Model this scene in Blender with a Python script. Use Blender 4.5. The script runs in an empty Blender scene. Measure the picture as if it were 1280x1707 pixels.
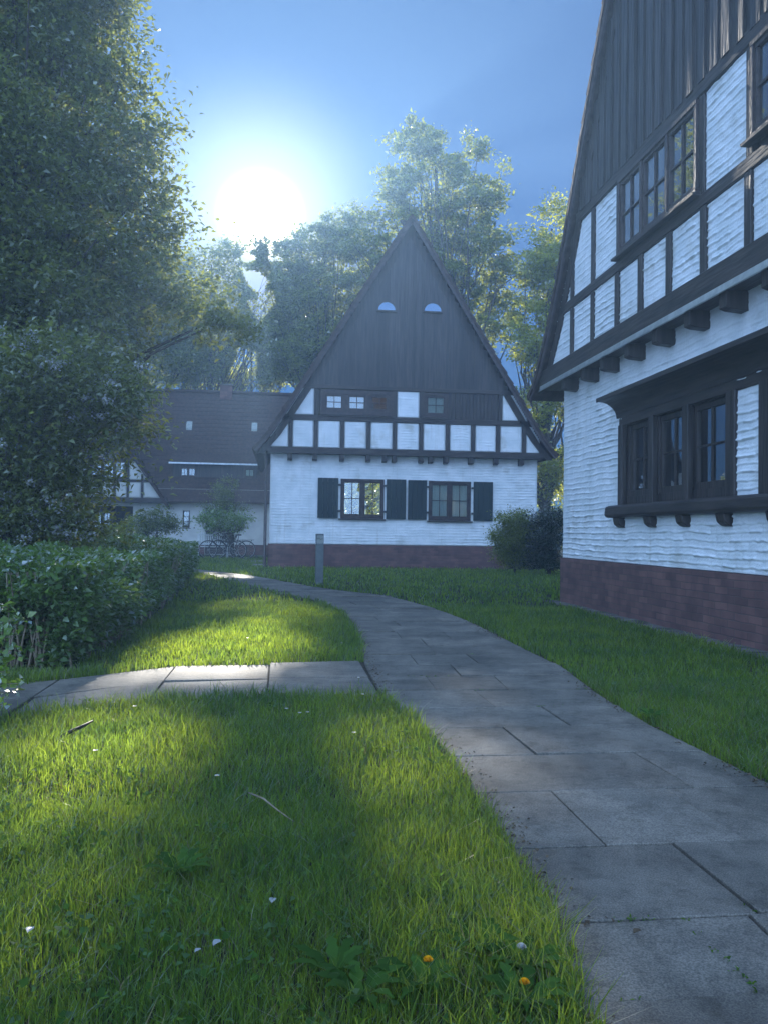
import bpy, math, random
import numpy as np
from mathutils import Vector, Matrix

RNG = np.random.default_rng(7)
random.seed(7)
sc = bpy.context.scene
COL = sc.collection
rad = math.radians

# ------------------------------------------------------------------ camera
F_PX, CX, CY, EYE = 1400.0, 640.0, 853.5, 1.05
PITCH, ROLL, YAW = rad(1.49), rad(0.8), rad(7.04)
fwd = np.array([math.sin(YAW)*math.cos(PITCH), math.cos(YAW)*math.cos(PITCH), math.sin(PITCH)])
rgt0 = np.array([math.cos(YAW), -math.sin(YAW), 0.0])
up0 = np.cross(rgt0, fwd)
rgt = rgt0*math.cos(ROLL) + up0*math.sin(ROLL)
upv = up0*math.cos(ROLL) - rgt0*math.sin(ROLL)
cam_d = bpy.data.cameras.new('camera'); cam = bpy.data.objects.new('camera', cam_d); COL.objects.link(cam)
cam.matrix_world = Matrix(((rgt[0], upv[0], -fwd[0], 0), (rgt[1], upv[1], -fwd[1], 0), (rgt[2], upv[2], -fwd[2], EYE), (0, 0, 0, 1)))
cam_d.sensor_fit = 'HORIZONTAL'; cam_d.sensor_width = 36.0; cam_d.lens = 36.0*F_PX/1280.0
cam_d.clip_start = 0.05; cam_d.clip_end = 2000
sc.camera = cam

# ------------------------------------------------------------------ world, sun, exposure
SUN_EL, SUN_AZ = rad(20.6), rad(-1.65)            # azimuth clockwise from +Y
S = np.array([math.sin(SUN_AZ)*math.cos(SUN_EL), math.cos(SUN_AZ)*math.cos(SUN_EL), math.sin(SUN_EL)])
w = bpy.data.worlds.new('World'); sc.world = w; w.use_nodes = True
nt = w.node_tree; nt.nodes.clear()
out = nt.nodes.new('ShaderNodeOutputWorld'); bg = nt.nodes.new('ShaderNodeBackground')
sky = nt.nodes.new('ShaderNodeTexSky'); sky.sky_type = 'NISHITA'; sky.sun_disc = False
sky.sun_elevation = SUN_EL; sky.sun_rotation = SUN_AZ
sky.air_density = 1.0; sky.dust_density = 0.4; sky.ozone_density = 4.0
# soften the range of the sky a little and add the bright ring of air round the sun itself
gm = nt.nodes.new('ShaderNodeGamma'); gm.inputs[1].default_value = 0.55; nt.links.new(sky.outputs[0], gm.inputs[0])
tint = nt.nodes.new('ShaderNodeMixRGB'); tint.blend_type = 'MULTIPLY'; tint.inputs[0].default_value = 1.0
tint.inputs[2].default_value = (.08, .32, .87, 1); nt.links.new(gm.outputs[0], tint.inputs[1])
wtc = nt.nodes.new('ShaderNodeTexCoord'); dt = nt.nodes.new('ShaderNodeVectorMath'); dt.operation = 'DOT_PRODUCT'
nt.links.new(wtc.outputs['Generated'], dt.inputs[0]); dt.inputs[1].default_value = tuple(S)
def lobe_(c0, c1, k, col_):
    mr = nt.nodes.new('ShaderNodeMapRange'); mr.inputs[1].default_value = math.cos(rad(c0)); mr.inputs[2].default_value = math.cos(rad(c1))
    nt.links.new(dt.outputs['Value'], mr.inputs[0]); pw = nt.nodes.new('ShaderNodeMath'); pw.operation = 'POWER'; pw.inputs[1].default_value = k
    nt.links.new(mr.outputs[0], pw.inputs[0]); mx = nt.nodes.new('ShaderNodeMixRGB'); mx.inputs[1].default_value = (0, 0, 0, 1); mx.inputs[2].default_value = (*col_, 1)
    nt.links.new(pw.outputs[0], mx.inputs[0]); return mx.outputs[0]
a1 = lobe_(12, 0, 4.5, (7, 7, 7.2)); a2 = lobe_(3.3, 0.0, 4.0, (150, 144, 135))
ad1 = nt.nodes.new('ShaderNodeMixRGB'); ad1.blend_type = 'ADD'; ad1.inputs[0].default_value = 1; nt.links.new(a1, ad1.inputs[1]); nt.links.new(a2, ad1.inputs[2])
ad2 = nt.nodes.new('ShaderNodeMixRGB'); ad2.blend_type = 'ADD'; ad2.inputs[0].default_value = 1; nt.links.new(tint.outputs[0], ad2.inputs[1]); nt.links.new(ad1.outputs[0], ad2.inputs[2])
# added fill glow in the sky behind the camera, brightens the shaded walls
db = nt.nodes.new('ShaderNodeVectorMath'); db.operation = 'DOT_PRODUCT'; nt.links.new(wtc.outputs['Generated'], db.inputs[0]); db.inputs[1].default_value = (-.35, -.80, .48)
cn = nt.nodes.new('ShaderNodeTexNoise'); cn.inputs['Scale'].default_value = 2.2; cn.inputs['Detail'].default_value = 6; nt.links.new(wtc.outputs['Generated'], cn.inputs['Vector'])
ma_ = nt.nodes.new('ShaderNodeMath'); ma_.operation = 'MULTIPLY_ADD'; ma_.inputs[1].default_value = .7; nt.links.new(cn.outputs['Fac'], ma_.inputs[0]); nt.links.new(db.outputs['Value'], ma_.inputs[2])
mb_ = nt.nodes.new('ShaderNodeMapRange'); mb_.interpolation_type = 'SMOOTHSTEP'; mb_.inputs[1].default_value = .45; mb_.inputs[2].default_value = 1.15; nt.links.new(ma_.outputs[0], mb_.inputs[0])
fill = nt.nodes.new('ShaderNodeMixRGB'); fill.inputs[1].default_value = (0, 0, 0, 1); fill.inputs[2].default_value = (8.8, 13.6, 22.2, 1); nt.links.new(mb_.outputs[0], fill.inputs[0])
ad3 = nt.nodes.new('ShaderNodeMixRGB'); ad3.blend_type = 'ADD'; ad3.inputs[0].default_value = 1; nt.links.new(ad2.outputs[0], ad3.inputs[1]); nt.links.new(fill.outputs[0], ad3.inputs[2])
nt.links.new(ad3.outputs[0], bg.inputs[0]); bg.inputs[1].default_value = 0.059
nt.links.new(bg.outputs[0], out.inputs[0])
sd = bpy.data.lights.new('sun', 'SUN'); sun = bpy.data.objects.new('sun', sd); COL.objects.link(sun)
sd.energy = 5.0; sd.angle = rad(0.55); sd.color = (1.0, 0.93, 0.82)
sun.rotation_euler = Vector(S).to_track_quat('Z', 'Y').to_euler()
sun.location = (0, -4, 30)
sc.view_settings.view_transform = 'Standard'; sc.view_settings.look = 'None'
sc.view_settings.exposure = 1.17; sc.view_settings.gamma = 1.0
sc.render.engine = 'CYCLES'
cy = sc.cycles
cy.max_bounces = 7; cy.diffuse_bounces = 3; cy.glossy_bounces = 3; cy.transmission_bounces = 3
cy.transparent_max_bounces = 12; cy.volume_bounces = 1
cy.use_denoising = True
try: cy.denoiser = 'OPENIMAGEDENOISE'
except Exception: pass
cy.sample_clamp_indirect = 6.0
cy.use_adaptive_sampling = True; cy.adaptive_threshold = 0.015

# ------------------------------------------------------------------ helpers
def ray(x, y):
    return fwd + rgt*(x-CX)/F_PX + upv*(CY-y)/F_PX
def gnd(x, y, z=0.0):
    d = ray(x, y); t = (z-EYE)/d[2]; return (d[0]*t, d[1]*t)
def at(x, y, Y):
    d = ray(x, y); t = Y/d[1]; return np.array([d[0]*t, Y, EYE+d[2]*t])

def tag(o, label=None, cat=None, group=None, kind=None):
    if label: o['label'] = label
    if cat: o['category'] = cat
    if group: o['group'] = group
    if kind: o['kind'] = kind
    return o
def empty(name, loc=(0, 0, 0), rz=0.0):
    o = bpy.data.objects.new(name, None); COL.objects.link(o)
    o.location = loc; o.rotation_euler = (0, 0, rz); o.empty_display_size = 0.3
    return o
def mesh_np(name, V, F, mat, parent=None, smooth=False, uv=None):
    me = bpy.data.meshes.new(name)
    V = np.asarray(V, dtype=np.float32); F = np.asarray(F, dtype=np.int32); k = F.shape[1]
    me.vertices.add(len(V)); me.vertices.foreach_set('co', V.ravel())
    me.loops.add(F.size); me.loops.foreach_set('vertex_index', F.ravel())
    me.polygons.add(len(F)); me.polygons.foreach_set('loop_start', np.arange(0, F.size, k, dtype=np.int32))
    try: me.polygons.foreach_set('loop_total', np.full(len(F), k, dtype=np.int32))
    except Exception: pass
    me.update(calc_edges=True); me.validate()
    if smooth: me.polygons.foreach_set('use_smooth', np.ones(len(me.polygons), dtype=bool))
    me.materials.append(mat)
    o = bpy.data.objects.new(name, me); COL.objects.link(o)
    if parent is not None: o.parent = parent
    return o

class MB:
    def __init__(s): s.v = []; s.f = []
    def add(s, vs, fs):
        n = len(s.v); s.v += [tuple(map(float, p)) for p in vs]; s.f += [tuple(i+n for i in f) for f in fs]; return s
    def box(s, x0, x1, y0, y1, z0, z1):
        x0, x1 = min(x0, x1), max(x0, x1); y0, y1 = min(y0, y1), max(y0, y1); z0, z1 = min(z0, z1), max(z0, z1)
        return s.add([(x0,y0,z0),(x1,y0,z0),(x1,y1,z0),(x0,y1,z0),(x0,y0,z1),(x1,y0,z1),(x1,y1,z1),(x0,y1,z1)],
                     [(0,3,2,1),(4,5,6,7),(0,1,5,4),(1,2,6,5),(2,3,7,6),(3,0,4,7)])
    def prism(s, poly, y0, y1):           # poly of (x,z), counter-clockwise seen from -y
        n = len(poly)
        vs = [(x, y0, z) for x, z in poly] + [(x, y1, z) for x, z in poly]
        fs = [tuple(range(n)), tuple(range(2*n-1, n-1, -1))] + [(i, i+n, (i+1) % n+n, (i+1) % n) for i in range(n)]
        return s.add(vs, fs)
    def prism_x(s, poly, x0, x1):         # poly of (y,z)
        n = len(poly)
        vs = [(x0, y, z) for y, z in poly] + [(x1, y, z) for y, z in poly]
        fs = [tuple(range(n-1, -1, -1)), tuple(range(n, 2*n))] + [(i, (i+1) % n, (i+1) % n+n, i+n) for i in range(n)]
        return s.add(vs, fs)
    def tube(s, pts, r, n=8, caps=True):
        pts = [Vector(p) for p in pts]; rs = r if isinstance(r, (list, tuple)) else [r]*len(pts)
        rings = []
        ref = None
        for i, p in enumerate(pts):
            t = (pts[min(i+1, len(pts)-1)] - pts[max(i-1, 0)]).normalized()
            if ref is None: ref = Vector((0, 0, 1)) if abs(t.z) < .9 else Vector((1, 0, 0))
            a = t.cross(ref).normalized(); b = t.cross(a).normalized(); ref = a.cross(t)
            rings.append([p + (a*math.cos(2*math.pi*k/n) + b*math.sin(2*math.pi*k/n))*rs[i] for k in range(n)])
        vs = [q for ring in rings for q in ring]
        fs = [(i*n+k, i*n+(k+1) % n, (i+1)*n+(k+1) % n, (i+1)*n+k) for i in range(len(pts)-1) for k in range(n)]
        if caps: fs += [tuple(range(n-1, -1, -1)), tuple(range((len(pts)-1)*n, len(pts)*n))]
        return s.add(vs, fs)
    def ring(s, c, R, r, axis='y', n=40, m=6):
        vs = []; fs = []
        for i in range(n):
            a = 2*math.pi*i/n
            for j in range(m):
                b = 2*math.pi*j/m; q = R + r*math.cos(b)
                vs.append((c[0]+q*math.cos(a), c[1]+r*math.sin(b), c[2]+q*math.sin(a)))
        for i in range(n):
            for j in range(m):
                fs.append((i*m+j, ((i+1) % n)*m+j, ((i+1) % n)*m+(j+1) % m, i*m+(j+1) % m))
        return s.add(vs, fs)
    def build(s, name, mat, parent=None, smooth=False, bevel=0.0):
        me = bpy.data.meshes.new(name); me.from_pydata(s.v, [], s.f); me.validate()
        import bmesh
        bm = bmesh.new(); bm.from_mesh(me); bmesh.ops.recalc_face_normals(bm, faces=bm.faces)
        if bevel > 0:
            bmesh.ops.bevel(bm, geom=list(bm.edges), offset=bevel, segments=1, affect='EDGES')
        bm.to_mesh(me); bm.free()
        if smooth: me.polygons.foreach_set('use_smooth', [True]*len(me.polygons))
        me.materials.append(mat)
        o = bpy.data.objects.new(name, me); COL.objects.link(o)
        if parent is not None: o.parent = parent
        return o

class VNoise:                             # smooth 2-D value noise
    def __init__(s, seed): s.t = np.random.default_rng(seed).random((256, 256))
    def __call__(s, x, y):
        xi = np.floor(x).astype(int); yi = np.floor(y).astype(int); fx = x-xi; fy = y-yi
        fx = fx*fx*(3-2*fx); fy = fy*fy*(3-2*fy); t = s.t
        a = t[xi % 256, yi % 256]; b = t[(xi+1) % 256, yi % 256]; c = t[xi % 256, (yi+1) % 256]; d = t[(xi+1) % 256, (yi+1) % 256]
        return (a*(1-fx)+b*fx)*(1-fy) + (c*(1-fx)+d*fx)*fy
N1, N2, N3, N4 = VNoise(1), VNoise(2), VNoise(3), VNoise(4)

# ------------------------------------------------------------------ materials
def mat(name):
    m = bpy.data.materials.new(name); m.use_nodes = True; m.node_tree.nodes.clear(); return m, m.node_tree
def link(t, a, b): t.links.new(a, b)
def surf(name, c1, c2, scale=5.0, rough=0.8, spec=0.3, bump=0.0, bscale=40.0, detail=6.0, c3=None, c3scale=1.0, c3lo=.5, c3hi=.7, metallic=0.0, stretch=None, island=0.0, sheen=None):
    m, t = mat(name)
    o = t.nodes.new('ShaderNodeOutputMaterial'); p = t.nodes.new('ShaderNodeBsdfPrincipled')
    tc = t.nodes.new('ShaderNodeTexCoord'); mp = t.nodes.new('ShaderNodeMapping')
    link(t, tc.outputs['Object'], mp.inputs[0])
    if stretch: mp.inputs['Scale'].default_value = stretch
    n = t.nodes.new('ShaderNodeTexNoise'); n.inputs['Scale'].default_value = scale; n.inputs['Detail'].default_value = detail
    link(t, mp.outputs[0], n.inputs['Vector'])
    r = t.nodes.new('ShaderNodeValToRGB'); r.color_ramp.elements[0].position = .35; r.color_ramp.elements[1].position = .65
    r.color_ramp.elements[0].color = (*c1, 1); r.color_ramp.elements[1].color = (*c2, 1)
    link(t, n.outputs['Fac'], r.inputs[0]); colr = r.outputs[0]
    if c3:
        n3 = t.nodes.new('ShaderNodeTexNoise'); n3.inputs['Scale'].default_value = c3scale; n3.inputs['Detail'].default_value = 5
        link(t, tc.outputs['Object'], n3.inputs['Vector'])
        mr = t.nodes.new('ShaderNodeMapRange'); mr.inputs[1].default_value = c3lo; mr.inputs[2].default_value = c3hi
        link(t, n3.outputs['Fac'], mr.inputs[0])
        mx = t.nodes.new('ShaderNodeMixRGB'); link(t, mr.outputs[0], mx.inputs[0]); link(t, colr, mx.inputs[1]); mx.inputs[2].default_value = (*c3, 1)
        colr = mx.outputs[0]
    if island:
        g = t.nodes.new('ShaderNodeNewGeometry'); hs = t.nodes.new('ShaderNodeHueSaturation')
        mr = t.nodes.new('ShaderNodeMapRange'); mr.inputs[3].default_value = 1-island; mr.inputs[4].default_value = 1+island
        link(t, g.outputs['Random Per Island'], mr.inputs[0]); link(t, mr.outputs[0], hs.inputs['Value']); link(t, colr, hs.inputs['Color']); colr = hs.outputs[0]
    link(t, colr, p.inputs['Base Color'])
    p.inputs['Roughness'].default_value = rough; p.inputs['Specular IOR Level'].default_value = spec; p.inputs['Metallic'].default_value = metallic
    if bump:
        nb = t.nodes.new('ShaderNodeTexNoise'); nb.inputs['Scale'].default_value = bscale; nb.inputs['Detail'].default_value = 5
        link(t, mp.outputs[0], nb.inputs['Vector'])
        b = t.nodes.new('ShaderNodeBump'); b.inputs['Strength'].default_value = bump; b.inputs['Distance'].default_value = 0.02
        link(t, nb.outputs['Fac'], b.inputs['Height']); link(t, b.outputs[0], p.inputs['Normal'])
    link(t, p.outputs[0], o.inputs[0])
    return m
def leafmat(name, dark, lite, trans, gloss=0.12, rough=0.35, tr=0.45, patchy=None):
    m, t = mat(name)
    o = t.nodes.new('ShaderNodeOutputMaterial')
    g = t.nodes.new('ShaderNodeNewGeometry')
    r = t.nodes.new('ShaderNodeValToRGB'); r.color_ramp.elements[0].color = (*dark, 1); r.color_ramp.elements[1].color = (*lite, 1)
    link(t, g.outputs['Random Per Island'], r.inputs[0])
    d = t.nodes.new('ShaderNodeBsdfDiffuse'); dcol = r.outputs[0]; fac = None
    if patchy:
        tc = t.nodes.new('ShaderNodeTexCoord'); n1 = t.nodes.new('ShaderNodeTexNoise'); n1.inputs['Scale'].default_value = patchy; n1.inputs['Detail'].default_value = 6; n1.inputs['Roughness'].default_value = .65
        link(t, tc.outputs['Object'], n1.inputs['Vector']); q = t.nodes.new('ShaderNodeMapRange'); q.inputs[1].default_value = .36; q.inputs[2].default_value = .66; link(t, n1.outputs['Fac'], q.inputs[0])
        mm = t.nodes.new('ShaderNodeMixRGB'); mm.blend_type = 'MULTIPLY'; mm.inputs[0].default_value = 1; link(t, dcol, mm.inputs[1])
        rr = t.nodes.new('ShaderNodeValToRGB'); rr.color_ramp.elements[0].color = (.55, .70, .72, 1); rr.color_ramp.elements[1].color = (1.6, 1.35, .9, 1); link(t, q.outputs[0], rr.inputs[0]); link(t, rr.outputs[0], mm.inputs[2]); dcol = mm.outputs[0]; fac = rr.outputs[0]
    link(t, dcol, d.inputs[0])
    tl = t.nodes.new('ShaderNodeBsdfTranslucent')
    hs = t.nodes.new('ShaderNodeHueSaturation'); hs.inputs['Color'].default_value = (*trans, 1)
    mr = t.nodes.new('ShaderNodeMapRange'); mr.inputs[3].default_value = .6; mr.inputs[4].default_value = 1.35
    link(t, g.outputs['Random Per Island'], mr.inputs[0]); link(t, mr.outputs[0], hs.inputs['Value'])
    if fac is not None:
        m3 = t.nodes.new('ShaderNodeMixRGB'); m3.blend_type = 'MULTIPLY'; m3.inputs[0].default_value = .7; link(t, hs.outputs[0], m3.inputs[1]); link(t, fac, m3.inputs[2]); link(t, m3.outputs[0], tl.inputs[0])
    else: link(t, hs.outputs[0], tl.inputs[0])
    mx = t.nodes.new('ShaderNodeMixShader'); mx.inputs[0].default_value = tr; link(t, d.outputs[0], mx.inputs[1]); link(t, tl.outputs[0], mx.inputs[2])
    gl = t.nodes.new('ShaderNodeBsdfGlossy'); gl.inputs['Roughness'].default_value = rough; gl.inputs[0].default_value = (1, 1, 1, 1)
    fr = t.nodes.new('ShaderNodeLayerWeight'); fr.inputs[0].default_value = 0.25
    ma = t.nodes.new('ShaderNodeMath'); ma.operation = 'MULTIPLY'; ma.inputs[1].default_value = gloss*3; ma.use_clamp = True
    link(t, fr.outputs['Fresnel'], ma.inputs[0])
    m2 = t.nodes.new('ShaderNodeMixShader'); link(t, ma.outputs[0], m2.inputs[0]); link(t, mx.outputs[0], m2.inputs[1]); link(t, gl.outputs[0], m2.inputs[2])
    link(t, m2.outputs[0], o.inputs[0])
    return m
def glassmat(name, tint=(.9, .95, .93), refl=(1, 1, 1), extra=0.0):
    m, t = mat(name)
    o = t.nodes.new('ShaderNodeOutputMaterial'); tr = t.nodes.new('ShaderNodeBsdfTransparent'); tr.inputs[0].default_value = (*tint, 1)
    gl = t.nodes.new('ShaderNodeBsdfGlossy'); gl.inputs['Roughness'].default_value = 0.01; gl.inputs[0].default_value = (*refl, 1)
    n = t.nodes.new('ShaderNodeTexNoise'); n.inputs['Scale'].default_value = 1.6; tc = t.nodes.new('ShaderNodeTexCoord'); link(t, tc.outputs['Object'], n.inputs[0])
    b = t.nodes.new('ShaderNodeBump'); b.inputs['Strength'].default_value = .06; b.inputs['Distance'].default_value = .05
    link(t, n.outputs[0], b.inputs['Height']); link(t, b.outputs[0], gl.inputs['Normal'])
    fr = t.nodes.new('ShaderNodeFresnel'); fr.inputs[0].default_value = 1.5
    ma = t.nodes.new('ShaderNodeMath'); ma.operation = 'MULTIPLY_ADD'; ma.inputs[1].default_value = 1.7; ma.inputs[2].default_value = extra; ma.use_clamp = True
    link(t, fr.outputs[0], ma.inputs[0])
    mx = t.nodes.new('ShaderNodeMixShader'); link(t, ma.outputs[0], mx.inputs[0]); link(t, tr.outputs[0], mx.inputs[1]); link(t, gl.outputs[0], mx.inputs[2])
    link(t, mx.outputs[0], o.inputs[0]); return m

M = {}
M['white'] = surf('whitewashed_brick', (.62, .65, .64), (.76, .77, .76), scale=3, rough=.75, spec=.25, bump=.45, bscale=60, c3=(.40, .38, .31), c3scale=2.1, c3lo=.58, c3hi=.85)
def streaks(m):                            # rain streaks and rusty runs down the limewash
    t = m.node_tree; p = next(n for n in t.nodes if n.type == 'BSDF_PRINCIPLED'); src = p.inputs['Base Color'].links[0].from_socket
    tc = t.nodes.new('ShaderNodeTexCoord'); mp = t.nodes.new('ShaderNodeMapping'); mp.inputs['Scale'].default_value = (7, 7, .45); link(t, tc.outputs['Object'], mp.inputs[0])
    n = t.nodes.new('ShaderNodeTexNoise'); n.inputs['Scale'].default_value = 1.0; n.inputs['Detail'].default_value = 7; n.inputs['Roughness'].default_value = .7; link(t, mp.outputs[0], n.inputs['Vector'])
    q = t.nodes.new('ShaderNodeMapRange'); q.inputs[1].default_value = .56; q.inputs[2].default_value = .82; q.inputs[4].default_value = .6; link(t, n.outputs['Fac'], q.inputs[0])
    x = t.nodes.new('ShaderNodeMixRGB'); x.inputs[2].default_value = (.36, .32, .24, 1); link(t, q.outputs[0], x.inputs[0]); link(t, src, x.inputs[1]); link(t, x.outputs[0], p.inputs['Base Color'])
streaks(M['white'])
M['timber'] = surf('dark_timber', (.018, .014, .012), (.05, .038, .032), scale=14, rough=.55, spec=.45, bump=.5, bscale=25, stretch=(1, 1, .12))
M['timber_h'] = surf('dark_timber_level', (.018, .014, .012), (.05, .038, .032), scale=14, rough=.55, spec=.45, bump=.5, bscale=25, stretch=(.12, 1, 1))
M['board'] = surf('weathered_board', (.014, .011, .011), (.042, .035, .033), scale=16, rough=.5, spec=.5, bump=.6, bscale=22, stretch=(1, 1, .07), island=.35)
M['shutter'] = surf('shutter_paint', (.012, .022, .024), (.02, .034, .034), scale=8, rough=.6, spec=.3, bump=.2, bscale=30, stretch=(1, 1, .1))
M['frame'] = surf('brown_window_wood', (.028, .019, .018), (.055, .038, .033), scale=10, rough=.45, spec=.4, bump=.2, bscale=30)
M['roof'] = surf('roof_tile', (.032, .02, .017), (.065, .042, .034), scale=9, rough=.8, spec=.3, bump=.5, bscale=18)
M['verge'] = surf('verge_board', (.04, .03, .03), (.075, .055, .055), scale=9, rough=.7, spec=.3, bump=.3, bscale=18)
M['plaster'] = surf('inner_plaster', (.35, .32, .28), (.42, .39, .34), scale=3)
M['inner'] = surf('dark_inner_wall', (.06, .055, .05), (.09, .08, .07), scale=3)
M['metal'] = surf('zinc_flashing', (.45, .47, .48), (.6, .62, .62), scale=9, rough=.35, spec=.5, metallic=.8)
M['iron'] = surf('black_iron', (.015, .015, .016), (.03, .03, .03), scale=9, rough=.4, spec=.5)
M['lamp_metal'] = surf('grey_painted_metal', (.10, .12, .12), (.14, .16, .16), scale=9, rough=.5, spec=.4)
M['lamp_glass'] = surf('milky_lens', (.22, .25, .22), (.3, .33, .3), scale=9, rough=.2, spec=.5)
M['curtain'] = surf('net_curtain', (.66, .68, .66), (.8, .8, .78), scale=30, stretch=(1, 1, .05))
M['picket'] = surf('white_paint', (.68, .7, .7), (.78, .79, .78), scale=12, rough=.6)
M['pale_plaster'] = surf('cream_wall', (.5, .5, .46), (.6, .6, .55), scale=2, rough=.85, bump=.3, bscale=20)
M['rubber'] = surf('tyre_rubber', (.018, .018, .018), (.03, .03, .03), scale=20, rough=.8)
M['alloy'] = surf('dull_alloy', (.35, .35, .36), (.45, .45, .46), scale=20, rough=.35, metallic=.9)
M['bike_paint'] = surf('bicycle_paint', (.02, .022, .03), (.03, .032, .04), scale=20, rough=.3, spec=.5)
M['saddle'] = surf('saddle_leather', (.02, .015, .012), (.035, .025, .02), scale=20, rough=.5)
M['glass'] = glassmat('window_glass', extra=.07)
M['glass_sky'] = glassmat('vent_glass', tint=(.2, .22, .25), refl=(.5, .72, 1), extra=.14)
M['bark'] = surf('bark', (.035, .028, .02), (.09, .075, .06), scale=8, rough=.9, bump=1.0, bscale=14, stretch=(1, 1, .25))
M['twig'] = surf('dry_twig', (.16, .12, .08), (.25, .2, .14), scale=20, rough=.85, bump=.5, bscale=60)
M['stick'] = surf('wet_dark_stick', (.012, .01, .008), (.03, .024, .02), scale=30, rough=.6, bump=.6, bscale=60)
def concretemat():
    m, t = mat('paving_concrete'); N = t.nodes.new
    o = N('ShaderNodeOutputMaterial'); p = N('ShaderNodeBsdfPrincipled'); tc = N('ShaderNodeTexCoord'); g = N('ShaderNodeNewGeometry')
    def noise(sc_, d=6, ro=.6):
        n = N('ShaderNodeTexNoise'); n.inputs['Scale'].default_value = sc_; n.inputs['Detail'].default_value = d; n.inputs['Roughness'].default_value = ro; link(t, tc.outputs['Object'], n.inputs['Vector']); return n.outputs['Fac']
    def ramp(f, a, c, p0=.35, p1=.65):
        r = N('ShaderNodeValToRGB'); r.color_ramp.elements[0].position = p0; r.color_ramp.elements[1].position = p1; r.color_ramp.elements[0].color = (*a, 1); r.color_ramp.elements[1].color = (*c, 1); link(t, f, r.inputs[0]); return r.outputs[0]
    def mul(a, c, f=1.0):
        x = N('ShaderNodeMixRGB'); x.blend_type = 'MULTIPLY'; x.inputs[0].default_value = f; link(t, a, x.inputs[1]); link(t, c, x.inputs[2]); return x.outputs[0]
    base = ramp(noise(3.2, 8), (.10, .092, .078), (.155, .143, .12))
    c = mul(base, ramp(noise(190, 3), (.62, .62, .62), (1.45, 1.42, 1.38), .38, .62))
    c = mul(c, ramp(noise(1.1, 7, .7), (.62, .63, .62), (1.15, 1.13, 1.1), .4, .6))
    c = mul(c, ramp(noise(13, 6, .75), (.7, .7, .68), (1.08, 1.08, 1.08), .36, .5))
    mr = N('ShaderNodeMapRange'); mr.inputs[3].default_value = .84; mr.inputs[4].default_value = 1.16; link(t, g.outputs['Random Per Island'], mr.inputs[0])
    c = mul(c, mr.outputs[0]); link(t, c, p.inputs['Base Color'])
    p.inputs['Roughness'].default_value = .68; p.inputs['Specular IOR Level'].default_value = .4
    ad = N('ShaderNodeMath'); ad.operation = 'MULTIPLY_ADD'; ad.inputs[1].default_value = 2.0; link(t, noise(24, 5), ad.inputs[0]); link(t, noise(230, 4), ad.inputs[2])
    b = N('ShaderNodeBump'); b.inputs['Strength'].default_value = .7; b.inputs['Distance'].default_value = .004; link(t, ad.outputs[0], b.inputs['Height']); link(t, b.outputs[0], p.inputs['Normal'])
    link(t, p.outputs[0], o.inputs[0]); return m
M['concrete'] = concretemat()
M['joint'] = surf('joint_earth', (.03, .028, .02), (.06, .05, .035), scale=20, rough=.95, bump=.8, bscale=80)
M['soil'] = surf('lawn_soil', (.022, .03, .012), (.045, .05, .022), scale=18, rough=.95, bump=1.0, bscale=50, c3=(.05, .042, .028), c3scale=3, c3lo=.52, c3hi=.68)
M['kerb'] = surf('concrete_strip', (.11, .1, .085), (.17, .155, .135), scale=7, rough=.9, bump=.6, bscale=90, c3=(.05, .055, .03), c3scale=3, c3lo=.45, c3hi=.65)
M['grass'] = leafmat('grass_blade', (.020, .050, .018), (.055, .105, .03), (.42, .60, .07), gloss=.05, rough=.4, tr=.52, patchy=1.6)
M['dry'] = leafmat('dry_blade', (.14, .12, .05), (.24, .21, .1), (.3, .26, .1), gloss=.08, tr=.4)
M['weed'] = leafmat('weed_leaf', (.03, .075, .015), (.055, .12, .025), (.25, .42, .05), gloss=.012, rough=.7, tr=.45)
M['leaf'] = leafmat('beech_leaf', (.028, .05, .012), (.08, .105, .022), (.48, .54, .06), gloss=.06, rough=.4, tr=.42)
M['leaf_y'] = leafmat('sunny_leaf', (.05, .08, .015), (.11, .15, .03), (.65, .68, .08), gloss=.1, tr=.5)
M['leaf_near'] = leafmat('dense_leaf', (.035, .06, .02), (.10, .13, .045), (.36, .41, .07), gloss=.05, rough=.5, tr=.42)
M['leaf_dark'] = leafmat('glossy_hedge_leaf', (.035, .075, .02), (.085, .145, .04), (.30, .48, .06), gloss=.10, rough=.38, tr=.3)
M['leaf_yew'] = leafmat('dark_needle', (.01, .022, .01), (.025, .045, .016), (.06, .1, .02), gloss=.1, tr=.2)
M['leaf_lime'] = leafmat('lime_leaf', (.06, .12, .02), (.11, .18, .03), (.36, .55, .07), gloss=.2, rough=.3, tr=.45)
M['blossom'] = leafmat('pale_blossom', (.3, .31, .3), (.5, .5, .48), (.35, .35, .33), gloss=.05, tr=.35)
M['petal'] = leafmat('white_petal', (.6, .6, .6), (.75, .75, .74), (.6, .6, .6), gloss=.05, tr=.4)
M['yellow'] = leafmat('yellow_petal', (.75, .42, .01), (.85, .52, .02), (.9, .5, .02), gloss=.05, tr=.4)
M['debris'] = surf('dead_leaf', (.05, .035, .02), (.12, .085, .05), scale=20, rough=.9, island=.4)

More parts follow.
